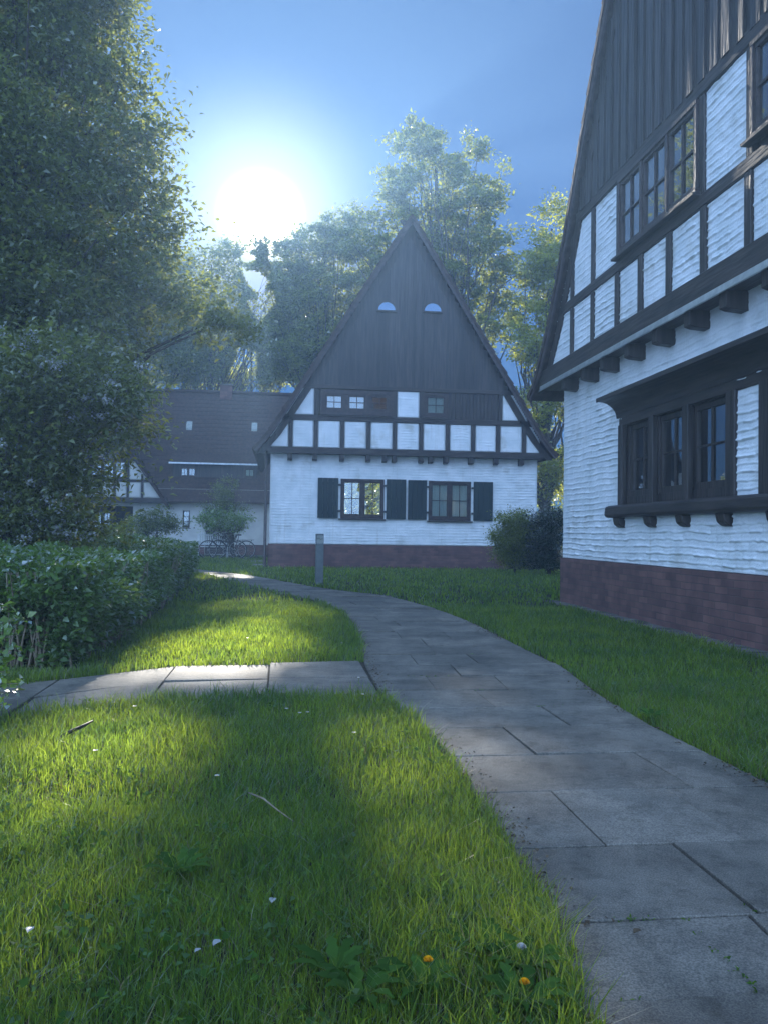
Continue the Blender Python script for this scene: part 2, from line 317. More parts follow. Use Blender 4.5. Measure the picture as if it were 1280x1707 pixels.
def brickmat():
    m, t = mat('red_brick')
    o = t.nodes.new('ShaderNodeOutputMaterial'); p = t.nodes.new('ShaderNodeBsdfPrincipled')
    tc = t.nodes.new('ShaderNodeTexCoord'); sp = t.nodes.new('ShaderNodeSeparateXYZ'); cb = t.nodes.new('ShaderNodeCombineXYZ')
    link(t, tc.outputs['Object'], sp.inputs[0]); link(t, sp.outputs['X'], cb.inputs['X']); link(t, sp.outputs['Z'], cb.inputs['Y'])
    nz = t.nodes.new('ShaderNodeTexNoise'); nz.inputs['Scale'].default_value = 2.5; nz.inputs['Detail'].default_value = 3; link(t, cb.outputs[0], nz.inputs['Vector'])
    va = t.nodes.new('ShaderNodeVectorMath'); va.operation = 'SCALE'; va.inputs['Scale'].default_value = .035; link(t, nz.outputs['Color'], va.inputs[0])
    vb = t.nodes.new('ShaderNodeVectorMath'); vb.operation = 'ADD'; link(t, cb.outputs[0], vb.inputs[0]); link(t, va.outputs[0], vb.inputs[1])
    br = t.nodes.new('ShaderNodeTexBrick'); link(t, vb.outputs[0], br.inputs['Vector'])
    br.inputs['Color1'].default_value = (.18, .09, .08, 1); br.inputs['Color2'].default_value = (.11, .058, .055, 1); br.inputs['Mortar'].default_value = (.10, .065, .06, 1)
    br.inputs['Scale'].default_value = 1.0; br.inputs['Brick Width'].default_value = .25; br.inputs['Row Height'].default_value = .082; br.inputs['Mortar Size'].default_value = .006; br.inputs['Mortar Smooth'].default_value = .4
    n = t.nodes.new('ShaderNodeTexNoise'); n.inputs['Scale'].default_value = 4; n.inputs['Detail'].default_value = 8; link(t, tc.outputs['Object'], n.inputs['Vector'])
    mx = t.nodes.new('ShaderNodeMixRGB'); mx.blend_type = 'MULTIPLY'; mx.inputs[0].default_value = .7; link(t, br.outputs[0], mx.inputs[1])
    rr = t.nodes.new('ShaderNodeValToRGB'); rr.color_ramp.elements[0].position = .3; rr.color_ramp.elements[1].position = .7; rr.color_ramp.elements[0].color = (.5, .5, .5, 1); rr.color_ramp.elements[1].color = (1.2, 1.15, 1.1, 1)
    link(t, n.outputs[0], rr.inputs[0]); link(t, rr.outputs[0], mx.inputs[2]); link(t, mx.outputs[0], p.inputs['Base Color'])
    p.inputs['Roughness'].default_value = .8
    b = t.nodes.new('ShaderNodeBump'); b.inputs['Strength'].default_value = .6; b.inputs['Distance'].default_value = .012; b.invert = True
    ad = t.nodes.new('ShaderNodeMath'); ad.operation = 'MULTIPLY_ADD'; ad.inputs[1].default_value = -.35; link(t, n.outputs[0], ad.inputs[0]); link(t, br.outputs['Fac'], ad.inputs[2])
    link(t, ad.outputs[0], b.inputs['Height']); link(t, b.outputs[0], p.inputs['Normal']); link(t, p.outputs[0], o.inputs[0]); return m
M['brick'] = brickmat()

# ------------------------------------------------------------------ rough whitewashed surface (real relief)
def relief(u, z, amp, course, seed):
    su = u + seed*7.3; sz = z + seed*3.1
    zz = sz + .030*(N1(su*1.1, sz*2)-.5) + .020*(N2(su*4, sz*5)-.5) + .014*(N3(su*13, sz*7)-.5)
    k = np.floor(zz/course); ph = zz/course-k
    bw_ = .245; bu = (su+.5*bw_*(k % 2)+.03*(N4(su*2, k*3.1)-.5))/bw_; bi = np.floor(bu); bf = bu-bi
    rb = N1.t[(bi.astype(int)*7+k.astype(int)*13) % 256, (k.astype(int)*5+bi.astype(int)*3) % 256]      # one value per brick
    rc = N2.t[(bi.astype(int)*11+k.astype(int)*3) % 256, (k.astype(int)*9+bi.astype(int)) % 256]
    patch_ = np.clip((N3(su*.9+4, sz*1.2)-.25)*2.2, .15, 1)                                             # some areas smoother
    a = (.30+.75*np.clip((rb-.3)*1.4, 0, 1))*(.45+.8*N4(su*17, k*2.7))*(.35+.65*patch_)
    lip = np.exp(-((ph-.26)/.15)**2); lip = np.where(ph < .16, lip*np.clip(ph/.16, 0, 1)**.5, lip)
    edge = np.clip(np.minimum(bf, 1-bf)*9, 0, 1)*np.clip(np.minimum(ph, 1-ph)*6, 0, 1)
    return amp*(1.15*a*lip*(.4+.6*edge) + .30*rc*edge*patch_ + .22*N2(su*15, sz*22) + .22*N1(su*2.3+9, sz*1.9))
def rough_panel(name, parent, u0, u1, z0, z1, y, res=(.03, .014), amp=.022, course=.085, holes=(), clip=None, seed=0, m='white', edge=.04):
    us = np.linspace(u0, u1, max(2, int((u1-u0)/res[0])+1)); zs = np.linspace(z0, z1, max(2, int((z1-z0)/res[1])+1))
    for h in holes:
        for hv in h[:2]: us[np.argmin(abs(us-hv))] = hv
        for hv in h[2:4]: zs[np.argmin(abs(zs-hv))] = hv
    U, Z = np.meshgrid(us, zs); D = relief(U, Z, amp, course, seed)
    if clip is not None: D = np.where(clip(U, Z), D, D)
    Y = y - D
    Y[0, :] = y+edge; Y[-1, :] = y+edge; Y[:, 0] = y+edge; Y[:, -1] = y+edge
    nu, nz = len(us), len(zs)
    V = np.stack([U.ravel(), Y.ravel(), Z.ravel()], 1)
    i, j = np.meshgrid(np.arange(nu-1), np.arange(nz-1)); a = (j*nu+i).ravel()
    F = np.stack([a, a+1, a+nu+1, a+nu], 1)
    uc = .5*(us[:-1]+us[1:]); zc = .5*(zs[:-1]+zs[1:]); UC, ZC = np.meshgrid(uc, zc); keep = np.ones(UC.shape, bool)
    for h in holes: keep &= ~((UC > h[0]) & (UC < h[1]) & (ZC > h[2]) & (ZC < h[3]))
    if clip is not None: keep &= clip(UC, ZC)
    F = F[keep.ravel()]
    used = np.unique(F); mp = np.zeros(len(V), int); mp[used] = np.arange(len(used))
    return mesh_np(name, V[used], mp[F], M[m], parent, smooth=True)

def core_wall(name, parent, u0, u1, z0, z1, y0, y1, holes, m):
    us = sorted({u0, u1, *[h[0] for h in holes], *[h[1] for h in holes]}); zs = sorted({z0, z1, *[h[2] for h in holes], *[h[3] for h in holes]})
    b = MB()
    for i in range(len(us)-1):
        c = .5*(us[i]+us[i+1]); run = None
        for j in range(len(zs)-1):
            d = .5*(zs[j]+zs[j+1]); solid = not any(h[0] < c < h[1] and h[2] < d < h[3] for h in holes)
            if solid and run is None: run = zs[j]
            if not solid and run is not None: b.box(us[i], us[i+1], y0, y1, run, zs[j]); run = None
        if run is not None: b.box(us[i], us[i+1], y0, y1, run, zs[-1])
    return b.build(name, M[m], parent)

def window(parent, u0, u1, z0, z1, yf, n=1, rows=2, cols=2, post=.07, sash=.05, sill=True, depth=.09, name='window', blind=None, bar=.022, curtain=False, fm='frame'):
    # outer frame at plane yf (outward is -y)
    b = MB(); w_ = (u1-u0-post*(n+1))/n
    b.box(u0, u1, yf, yf+depth, z0, z0+post); b.box(u0, u1, yf, yf+depth, z1-post, z1)
    for k in range(n+1):
        x = u0+k*(w_+post); b.box(x, x+post, yf+.002, yf+depth-.002, z0+post, z1-post)
    fr = b.build(name, M[fm], parent, bevel=.004)
    for k in range(n):
        a = u0+post+k*(w_+post); c = a+w_; lo = z0+post; hi = z1-post
        s_ = MB(); yy = yf+.02
        s_.box(a, c, yy, yy+.05, lo, lo+sash*1.3); s_.box(a, c, yy, yy+.05, hi-sash, hi)
        s_.box(a, a+sash, yy+.001, yy+.049, lo+sash*1.3, hi-sash); s_.box(c-sash, c, yy+.001, yy+.049, lo+sash*1.3, hi-sash)
        s_.build('sash', M[fm], fr, bevel=.003)
        g0, g1, h0, h1 = a+sash, c-sash, lo+sash*1.3, hi-sash
        g = MB(); g.box(g0+.002, g1-.002, yy+.03, yy+.034, h0+.002, h1-.002); g.build('pane', M['glass'], fr)
        t = MB()
        for q in range(1, cols): x = g0+(g1-g0)*q/cols; t.box(x-bar/2, x+bar/2, yy+.008, yy+.026, h0, h1)
        for q in range(1, rows): z = h0+(h1-h0)*q/rows; t.box(g0, g1, yy+.010, yy+.025, z-bar/2, z+bar/2)
        t.build('glazing_bar', M[fm], fr)
        if curtain and curtain[k % len(curtain)]:
            cu = MB(); kx = 26
            x0, x1 = curtain[k % len(curtain)]
            xa = g0+(g1-g0)*x0; xb = g0+(g1-g0)*x1; vs = []
            for q in range(kx+1):
                x = xa+(xb-xa)*q/kx; yw = yy+.075+.018*math.sin(q*1.9)+.01*math.sin(q*4.3)
                vs += [(x, yw, h0-.05), (x, yw, h1+.05)]
            cu.add(vs, [(2*q, 2*q+2, 2*q+3, 2*q+1) for q in range(kx)]); cu.build('curtain', M['curtain'], fr, smooth=True)
    if sill:
        s2 = MB(); s2.prism_x([(yf-.06, z0-.045), (yf+.04, z0-.045), (yf+.04, z0-.001), (yf-.06, z0-.018)], u0-.05, u1+.05); s2.build('sill', M['timber_h'], fr)
    return fr

def interp_profile(prof, u):
    for (a, za), (b, zb) in zip(prof[:-1], prof[1:]):
        if a <= u <= b: return za+(zb-za)*(u-a)/(b-a)
    return prof[0][1] if u < prof[0][0] else prof[-1][1]

def gable_house(root, W, apex, prof, depth, posts, row, lower_win, upper_win, panels_lo, panels_hi, brackets, shutters, back_holes, res, side_holes=(), amp=.022, jet=.2, eyes=(), hood=None, flashing=False, blank=(), plinth_z=.7, posts_hi=None, seed=0, boardw=.13, verge=.28, proud=.03):
    zb0, zb1, r1t, r2b, r2t, rt = row      # beam bottom/top, rail1 bottom/top, rail2 bottom/top
    cu = apex[0]
    line = lambda u: np.interp(u, [p[0] for p in prof], [p[1] for p in prof])
    # --- plinth and lower wall
    b = MB(); b.box(-.035, W+.035, -.035, .4, -.3, plinth_z); b.box(-.035, .33, .4, depth, -.3, plinth_z); b.box(W-.33, W+.035, .4, depth, -.3, plinth_z)
    b.build('plinth', M['brick'], root)
    lh = [wn[:4] for wn in lower_win]
    rough_panel('wall', root, 0, W, plinth_z, zb0+.12, 0, res=res, holes=lh, seed=seed, amp=amp)
    core_wall('inner_wall', root, .003, W-.003, plinth_z+.003, zb0+.3, .035, .30, lh, 'pale_plaster')
    sb = MB(); sb.box(.0, .3, .301, depth, plinth_z+.001, zb0+.6); sb.build('side_wall', M['white'], root)
    core_wall('side_wall', root, W-.3, W, plinth_z+.001, zb0+.6, .301, depth, [], 'white')
    core_wall('back_wall', root, 0, W, plinth_z+.001, zb1, depth-.3, depth-.001, [(a_, b_, c_, min(d_, zb1+1)) for a_, b_, c_, d_ in back_holes], 'white')
    e_ = float(np.interp(r2t, [p[1] for p in prof if p[0] <= cu], [p[0] for p in prof if p[0] <= cu]))+.4
    core_wall('back_wall', root, e_, 2*cu-e_, zb1+.002, r2t+.6, depth-.3, depth-.002, back_holes, 'white')
    fl = MB(); fl.box(.31, W-.31, .31, depth-.31, -.02, .55); fl.build('floor_slab', M['inner'], root)
    fl = MB(); fl.box(.31, W-.31, .31, depth-.31, zb0-.1, zb0+.12); fl.build('floor_slab', M['plaster'], root)
    fl = MB(); fl.box(cu-3.0, cu+3.0, .31, depth-.31, rt+.05, rt+.15); fl.build('floor_slab', M['plaster'], root)
    # --- roof slabs stepped like courses of tiles
    for side in (0, 1):
        pts = [p for p in prof if (p[0] <= cu+1e-6 if side == 0 else p[0] >= cu-1e-6)]
        if side: pts = pts[::-1]
        # resample along slope in tile courses
        top = []; bot = []; L = [0]
        for a, c in zip(pts[:-1], pts[1:]): L.append(L[-1]+math.hypot(c[0]-a[0], c[1]-a[1]))
        nco = int(L[-1]/.36); 
        def P(s): return (np.interp(s, L, [q[0] for q in pts]), np.interp(s, L, [q[1] for q in pts]))
        for k in range(nco):
            s0 = L[-1]*k/nco; s1 = L[-1]*(k+1)/nco; p0 = P(s0); p1 = P(s1)
            dx, dz = p1[0]-p0[0], p1[1]-p0[1]; l = math.hypot(dx, dz); nx, nz = -dz/l, dx/l
            if nz < 0: nx, nz = -nx, -nz
            top += [(p0[0]+nx*.05, p0[1]+nz*.05), (p1[0]+nx*.015, p1[1]+nz*.015)]
            bot += [(p0[0]-nx*.05, p0[1]-nz*.05)]
            last = (p1[0]-nx*.05, p1[1]-nz*.05)
        bot += [last]
        y0r = -jet-verge
        vs = []; n = len(top); seq = top+bot[::-1]
        b = MB(); m_ = len(seq)
        vs = [(x, y0r, z) for x, z in seq]+[(x, depth+.3, z) for x, z in seq]
        fs = [(i, (i+1) % m_, (i+1) % m_+m_, i+m_) for i in range(m_)]
        nb = len(bot)
        for k in range(nco):      # end caps as quads per course
            i0, i1 = 2*k, 2*k+1; j0, j1 = m_-1-k, m_-2-k
            fs += [(i0, i1, j1, j0), (i0+m_, j0+m_, j1+m_, i1+m_)]
        b.add(vs, fs); rf = b.build('roof', M['roof'], root)
        # bargeboard
        bb = MB(); q = [P(L[-1]*k/12) for k in range(13)]
        sgn = 1 if side == 0 else -1
        up_ = [(x+sgn*.02, z-.03) for x, z in q]; dn = [(x+sgn*.11, z-.09) for x, z in q]
        vs = [(x, y0r+.02, z) for x, z in up_+dn[::-1]]+[(x, y0r+.05, z) for x, z in up_+dn[::-1]]
        k2 = 26; fs = [(i, 25-i, 24-i, i+1) for i in range(12)]+[(i+26, i+27, 50-i, 51-i) for i in range(12)]+[(i, (i+1) % 26, (i+1) % 26+26, i+26) for i in range(26)]
        bb.add(vs, fs); bb.build('bargeboard', M['verge'], rf)
        # soffit-side slope timber on the gable face
        st = MB(); o1 = [(x+sgn*.10, z-.12) for x, z in q]; o2 = [(x+sgn*.34, z-.10) for x, z in q]
        o2 = [(x, max(z, zb0)) for x, z in o2]; o1 = [(x, max(z, zb0-.02)) for x, z in o1]
        vs = [(x, -jet-.035, z) for x, z in o1+o2[::-1]]+[(x, -jet+.05, z) for x, z in o1+o2[::-1]]
        st.add(vs, fs); st.build('verge_timber', M['timber'], root)
    # --- upper gable: backing behind everything
    hw = lambda z: np.interp(z, [p[1] for p in prof if p[0] <= cu], [p[0] for p in prof if p[0] <= cu])
    ub = [wn[:4] for wn in upper_win]
    # lower band of infill panels
    inside = lambda U, Z: Z < line(U)-.14
    k = 0
    for (a, c) in panels_lo:
        rough_panel('wall_panel', root, a, c, zb1, r1t, -jet, res=res, clip=inside, seed=seed+k+1, amp=amp*.75, course=.082); k += 1
    for (a, c) in panels_hi:
        rough_panel('wall_panel', root, a, c, r2b, r2t, -jet, res=res, clip=inside, seed=seed+k+30, amp=amp*.75, course=.082); k += 1
    for (a, c) in blank:
        b = MB(); n_ = max(1, round((c-a)/.11)); 
        for q in range(n_): x0 = a+(c-a)*q/n_; b.box(x0+.004, x0+(c-a)/n_-.004, -jet-.012+(q % 2)*.01, -jet+.05, r2b, r2t)
        b.build('board_infill', M['timber'], root)
    # timbers
    b = MB(); b.box(prof[0][0]+.42, prof[-1][0]-.42, -jet-.07, .1, zb0, zb1); b.build('beam', M['timber_h'], root, bevel=.008)
    b = MB(); b.box(hw(r1t)+.2, 2*cu-hw(r1t)-.2, -jet-.035, -jet+.06, r1t, r2b); b.build('rail', M['timber_h'], root, bevel=.006)
    b = MB(); b.box(hw(r2t)+.2, 2*cu-hw(r2t)-.2, -jet-.04, -jet+.06, r2t, rt); b.build('rail', M['timber_h'], root, bevel=.006)
    for u in posts:
        if line(u)-.1 > zb1+.1:
            b = MB(); b.box(u-.06, u+.06, -jet-.03, -jet+.06, zb1+.001, min(r1t-.001, line(u)-.12)); b.build('post', M['timber'], root, bevel=.006)
    for u in (posts_hi if posts_hi is not None else posts):
        if line(u)-.1 > r2b+.15 and not any(h[0]-.02 < u < h[1]+.02 for h in ub):
            b = MB(); b.box(u-.06, u+.06, -jet-.028, -jet+.06, r2b+.001, min(r2t-.001, line(u)-.12)); b.build('post', M['timber'], root, bevel=.006)
    # upper storey core behind the panels, with window holes, following the slope
    b = MB(); us = sorted({*np.round(np.arange(hw(zb1)+.3, 2*cu-hw(zb1)-.3, .2), 3).tolist(), *[h[0] for h in ub], *[h[1] for h in ub]})
    for a, c in zip(us[:-1], us[1:]):
        mid = .5*(a+c); zt = min(line(a), line(c))-.16; hs_ = [h for h in ub if h[0] < mid < h[1]]
        if zt < zb1+.1: continue
        if hs_:
            h = hs_[0]; b.box(a, c, -jet+.06, -jet+.16, zb1, h[2]); b.box(a, c, -jet+.06, -jet+.16, h[3], zt)
        else: b.box(a, c, -jet+.06, -jet+.16, zb1, zt)
    b.build('gable_backing', M['inner'], root)
    # cladding boards
    b = MB(); u = hw(rt)+.2; q = 0
    while u < 2*cu-hw(rt)-.2:
        w2 = boardw*(1+.12*math.sin(q*2.1)); zt = min(line(u), line(u+w2))-.13
        if zt > rt+.05:
            pr = proud if q % 2 else .0
            j = .006*math.sin(q*5.3)
            b.box(u+(-.012 if q % 2 else .0), u+w2+(.012 if q % 2 else -.0), -jet-.022-pr+j, -jet+.02-pr+j, rt-.03+.012*math.sin(q*3.7), zt)
        u += w2; q += 1
    b.build('gable_cladding', M['board'], root)
    for (eu, ez, er) in eyes:
        n = 14; arc = [(eu+er*math.cos(math.pi*i/n), ez+er*.92*math.sin(math.pi*i/n)) for i in range(n+1)]
        e = MB(); e.prism(arc, -jet-.075, -jet-.068); g_ = e.build('half_round_window', M['glass_sky'], root)
        e = MB(); oa = [(eu+(er+.035)*math.cos(math.pi*i/n), ez-.0+(er*.92+.035)*math.sin(math.pi*i/n)) for i in range(n+1)]
        for i in range(n): e.prism([arc[i], oa[i], oa[i+1], arc[i+1]], -jet-.085, -jet-.02)
        e.box(eu-er-.04, eu+er+.04, -jet-.09, -jet-.02, ez-.05, ez-.002); e.build('frame', M['timber'], g_)
    for u in brackets:
        b = MB(); b.prism_x([(-jet-.04, zb0-.003), (.02, zb0-.003), (.02, zb0-.20), (-jet+.02, zb0-.185), (-jet-.04, zb0-.165)], u-.07, u+.07); b.build('bracket', M['timber'], root, bevel=.006)
    for wn in lower_win: window(root, *wn[:4], **wn[4])
    for wn in upper_win: window(root, *wn[:4], **wn[4])
    for (a, c, z0, z1, hs_) in shutters:
        b = MB(); nb_ = 4
        for q in range(nb_): x0 = a+(c-a)*q/nb_; b.box(x0+.002, x0+(c-a)/nb_-.002, -.065, -.04, z0, z1)
        s_ = b.build('shutter', M['shutter'], root)
        b = MB(); b.box(a+.03, c-.03, -.04, -.026, z0+.12, z0+.2); b.box(a+.03, c-.03, -.04, -.026, z1-.2, z1-.12); b.build('batten', M['shutter'], s_)
        for hz in (z0+.22, z1-.2):
            x = a-.03 if hs_ < 0 else c+.03
            b = MB(); b.box(x-.035, x+.035, -.085, -.03, hz-.03, hz+.03); b.build('hinge', M['iron'], s_, bevel=.005)
    if flashing:
        b = MB(); b.prism_x([(-jet-.088, zb0-.028), (-jet-.071, zb0-.028), (-jet-.071, zb0+.05), (-jet-.080, zb0+.05)], prof[0][0]+.5, prof[-1][0]-.5); b.box(prof[0][0]+.5, prof[-1][0]-.5, -jet-.098, -jet-.0885, zb0-.032, zb0-.02)
        b.build('flashing', M['metal'], root)
    return root

# ------------------------------------------------------------------ front house (gable towards us)
FY = 25.3; FX = -.31
hf = empty('half_timbered_house', (FX, FY, 0))
tag(hf, 'white house with steep dark gable, dark shutters and two half-round attic windows', 'house', 'half-timbered houses')
Wf = 8.22; cf = 4.11
proff = [(cf-4.62, 3.50), (cf-4.3, 3.86), (cf-3.95, 4.38), (cf, 10.72), (cf+3.95, 4.38), (cf+4.3, 3.86), (cf+4.62, 3.50)]
fo = lambda x: x-FX
pf = [fo(x) for x in (.27, 1.02, 1.81, 2.6, 3.39, 4.2, 5.02, 5.81, 6.59, 7.41)]
lo = [(proff[0][0]+.5, pf[0]-.06)]+[(a+.06, c-.06) for a, c in zip(pf[:-1], pf[1:])]+[(pf[-1]+.06, proff[-1][0]-.5)]
W2 = dict(n=2, rows=2, cols=2, post=.07, yf=-.02)
gable_house(hf, Wf, (cf, 10.72), proff, 9.0, pf, (3.41, 3.60, 4.42, 4.58, 5.38, 5.5),
    lower_win=[(fo(1.80), fo(3.12), 1.50, 2.70, dict(W2, curtain=[None, None])), (fo(4.48), fo(5.80), 1.48, 2.69, dict(W2, curtain=[(0, 1), (0, 1)]))],
    upper_win=[(fo(1.14), fo(3.33), 4.60, 5.36, dict(n=3, rows=2, cols=2, yf=-.22, post=.14, sash=.06, curtain=[None, None, None])),
               (fo(4.26), fo(5.02), 4.60, 5.36, dict(n=1, rows=2, cols=2, yf=-.22, post=.08, sash=.06, curtain=[(0, 1)]))],
    panels_lo=lo, panels_hi=[(proff[0][0]+.9, pf[1]-.06), (pf[4]+.06, pf[5]-.06), (pf[8]+.12, proff[-1][0]-.9)],
    brackets=[fo(x) for x in (.26, 1.0, 1.81, 2.6, 3.10, 3.39, 4.21, 4.51, 4.98, 5.76, 6.54, 7.34)],
    shutters=[(fo(1.11), fo(1.73), 1.5, 2.71, 1), (fo(3.18), fo(3.78), 1.5, 2.71, -1), (fo(3.84), fo(4.42), 1.5, 2.7, 1), (fo(5.87), fo(6.48), 1.49, 2.69, -1)],
    back_holes=[(fo(2.3), fo(4.7), 1.5, 3.15), (fo(1.3), fo(4.6), 5.0, 6.4)], blank=[(pf[6]+.0, pf[8]+.1)], posts_hi=[pf[1], pf[4], pf[5], pf[6], pf[8]+.06],
    res=(.04, .02), proud=.012, eyes=[(fo(3.09), 7.82, .26), (fo(4.50), 7.85, .26)], seed=3, amp=.02)
b = MB(); b.tube([(-.30, -.16, 3.62), (-.14, -.14, 3.3), (-.12, -.13, 3.1), (-.12, -.13, .05), (-.12, -.22, .0)], .045, 10); b.build('downpipe', M['frame'], hf, smooth=True)

# ------------------------------------------------------------------ right-hand house (gable seen at a grazing angle)
hr = empty('half_timbered_house', (4.55, 13.15, 0), -math.pi/2)
tag(hr, 'white brick half-timbered house close on the right with jettied boarded gable and red brick base', 'house', 'half-timbered houses')
cr = 3.9; Wr = 7.8
left = [(-.62, 3.38), (-.3, 3.58), (.05, 3.93), (.45, 4.42), (.85, 5.02)]
left = [(13.15-(13.15-u)*1.022-.0, 1.05+(z-1.05)*1.022) for u, z in left]
ap = left[-1][1]+(cr-left[-1][0])*1.72
profr = left+[(cr, ap)]+[(2*cr-u, z) for u, z in left[::-1]]
pr_ = [.94, 1.79, 2.66, 3.38, 4.14, 4.93, 5.78, 6.6]
lor = [(-.1, pr_[0]-.06)]+[(a+.06, c-.06) for a, c in zip(pr_[:-1], pr_[1:])]+[(pr_[-1]+.06, Wr-.1)]
def hw_(z): return np.interp(z, [p[1] for p in profr[:6]], [p[0] for p in profr[:6]])
gable_house(hr, Wr, (cr, ap), profr, 9.0, pr_, (3.50, 3.80, 4.52, 4.66, 5.72, 5.88),
    lower_win=[(2.40, 5.10, 1.46, 2.66, dict(n=3, rows=2, cols=2, yf=.03, post=.13, sash=.06, sill=False, fm='timber', curtain=[(0.1, .35), (.2, .6), (.15, .55)])),
               (5.80, 7.3, 1.46, 2.66, dict(n=2, rows=2, cols=2, yf=.03, post=.13, sash=.06, sill=False, fm='timber', curtain=[(0, 1)]))],
    upper_win=[(2.74, 4.84, 4.70, 5.71, dict(n=3, rows=2, cols=2, yf=-.26, post=.05, sash=.045, curtain=[(0, .25), None, (.7, 1)])),
               (5.86, 7.0, 4.78, 5.71, dict(n=2, rows=2, cols=2, yf=-.26, post=.05, sash=.045, curtain=[None]))],
    panels_lo=lor, panels_hi=[(0.3, pr_[0]-.06), (pr_[0]+.06, pr_[1]-.06), (pr_[1]+.06, pr_[2]), (pr_[5]+.02, pr_[6]-.02), (7.0, 7.6)],
    brackets=[.62, 1.46, 2.2, 3.02, 3.82, 4.62, 5.36, 6.1, 6.9], shutters=[], back_holes=[], res=(.016, .0085), seed=11, amp=.026, boardw=.125, verge=.15,
    posts_hi=[.94, 1.79, 2.70, 4.90, 5.81, 7.04], flashing=True)
# hood, posts and sill beam of the long ground-floor window
b = MB(); cove = [(.02, 2.66)]+[(-.03-.25*(1-math.cos(t*math.pi/2)), 2.66+.22*math.sin(t*math.pi/2)) for t in np.linspace(0, 1, 8)]+[(-.30, 2.885), (-.30, 2.91), (.02, 3.03)]
b.prism_x(cove, 2.22, 7.6); hd = b.build('hood', M['timber_h'], hr)
b = MB(); b.box(2.2, 7.62, -.315, -.302, 2.875, 2.93); b.build('lip', M['timber_h'], hd)
b = MB(); b.box(2.3, 7.5, -.03, .02, 2.66-.12, 2.66); b.build('head_beam', M['timber_h'], hr, bevel=.01)
for u, w2 in ((2.37, .07), (5.15, .09), (5.76, .1), (3.30, .07), (4.19, .07)):
    b = MB(); b.box(u-w2, u+w2, -.045, .03, 1.44, 2.56); b.build('post', M['timber'], hr, bevel=.01)
b = MB()
prof_s = [(-.16, 1.34), (-.15, 1.45), (-.10, 1.475), (.03, 1.49), (.03, 1.31), (-.12, 1.31)]
b.prism_x(prof_s, 2.12, 7.6); sl = b.build('sill_beam', M['timber_h'], hr, bevel=.012)
for u in (2.40, 3.34, 4.19, 5.08, 5.98, 6.8):
    b = MB(); b.prism_x([(-.12, 1.309), (.02, 1.309), (.02, 1.17), (-.05, 1.18), (-.10, 1.22)], u-.085, u+.085); b.build('corbel', M['timber'], sl, bevel=.01)

# ------------------------------------------------------------------ rear house (roof side towards us, far left)
RY = 39.5
X = lambda px, Y=RY: float(at(px, 850, Y)[0])
Zp = lambda px, py, Y=RY: float(at(px, py, Y)[2])
hb = empty('half_timbered_house', (X(200), RY, 0))
tag(hb, 'long low house with big brown tiled roof behind the bench and bicycles', 'house', 'half-timbered houses')
o_ = hb.location
def lx(x): return x-o_[0]
xl, xr = -11.0, 1.2
rv, rw = X(137), X(222)        # recessed porch
dd0, dd1 = X(343), X(392)      # doorway
wn0, wn1 = X(305), X(317)
holes = [(lx(rv), lx(rw), .5, 2.15), (lx(dd0), lx(dd1), .0, 2.15), (lx(wn0), lx(wn1), 1.2, 2.0)]
core_wall('wall', hb, lx(xl), lx(xr), -.2, 3.0, 0, .25, holes, 'pale_plaster')
b = MB(); b.box(lx(xl), lx(xr), 1.6, 1.8, -.2, 2.9); b.build('inner_wall', M['inner'], hb)
b = MB(); b.box(lx(xl)-.01, lx(dd0)-.02, -.04, -.002, -.2, .5); b.box(lx(dd1)+.02, lx(xr), -.04, -.002, -.2, .45); b.build('plinth', M['brick'], hb)
b = MB(); b.box(lx(dd0)+.05, lx(dd1)-.05, .12, .17, 0, 2.12); dr = b.build('door', M['frame'], hb)
b = MB(); b.box(lx(dd0)+.2, lx(dd1)-.2, .10, .118, .3, 1.0); b.box(lx(dd0)+.2, lx(dd1)-.2, .10, .118, 1.1, 1.85); b.build('door_panel', M['frame'], dr)
window(hb, lx(wn0), lx(wn1), 1.2, 2.0, .05, n=1, rows=3, cols=1, post=.03, sash=.02)
window(hb, lx(X(152)), lx(X(186)), .9, 1.95, .3, n=2, rows=2, cols=2, curtain=[(0, 1), None])
b = MB(); b.box(lx(X(143)), lx(X(148)), -.02, .1, -.1, 2.15); b.build('post', M['picket'], hb)
RIDGE_Y, RIDGE_Z = 4.0, 8.14; EZ = 2.4
b = MB(); n = 26; top = []
for k in range(n):
    t0, t1 = k/n, (k+1)/n; f = lambda t: (-.45+t*(RIDGE_Y+.45), EZ+t*(RIDGE_Z-EZ))
    a, c = f(t0), f(t1); top += [(a[0], a[1]+.025), (c[0], c[1]+.0)]
for k in range(n):
    a, c = top[2*k], top[2*k+1]; x0, x1 = lx(xl)-.3, lx(xr)
    b.add([(x0, a[0], a[1]), (x1, a[0], a[1]), (x1, c[0], c[1]), (x0, c[0], c[1]), (x0, a[0], a[1]-.08), (x1, a[0], a[1]-.08), (x1, c[0], c[1]-.08), (x0, c[0], c[1]-.08)],
          [(0, 1, 2, 3), (7, 6, 5, 4), (0, 4, 5, 1), (2, 6, 7, 3), (1, 5, 6, 2), (0, 3, 7, 4)])
b.add([(lx(xl)-.3, RIDGE_Y, RIDGE_Z), (lx(xr), RIDGE_Y, RIDGE_Z), (lx(xr), 2*RIDGE_Y+.4, EZ), (lx(xl)-.3, 2*RIDGE_Y+.4, EZ)], [(0, 1, 2, 3)])
b.add([(lx(xl), 0, 2.7), (lx(xl), RIDGE_Y, RIDGE_Z-.1), (lx(xl), 2*RIDGE_Y, 2.7)], [(0, 1, 2)])
rfb = b.build('roof', M['roof'], hb)
b = MB(); b.tube([(lx(xl)-.3, RIDGE_Y, RIDGE_Z+.03), (lx(xr), RIDGE_Y, RIDGE_Z+.03)], .1, 8); b.build('ridge_tile', M['roof'], rfb)
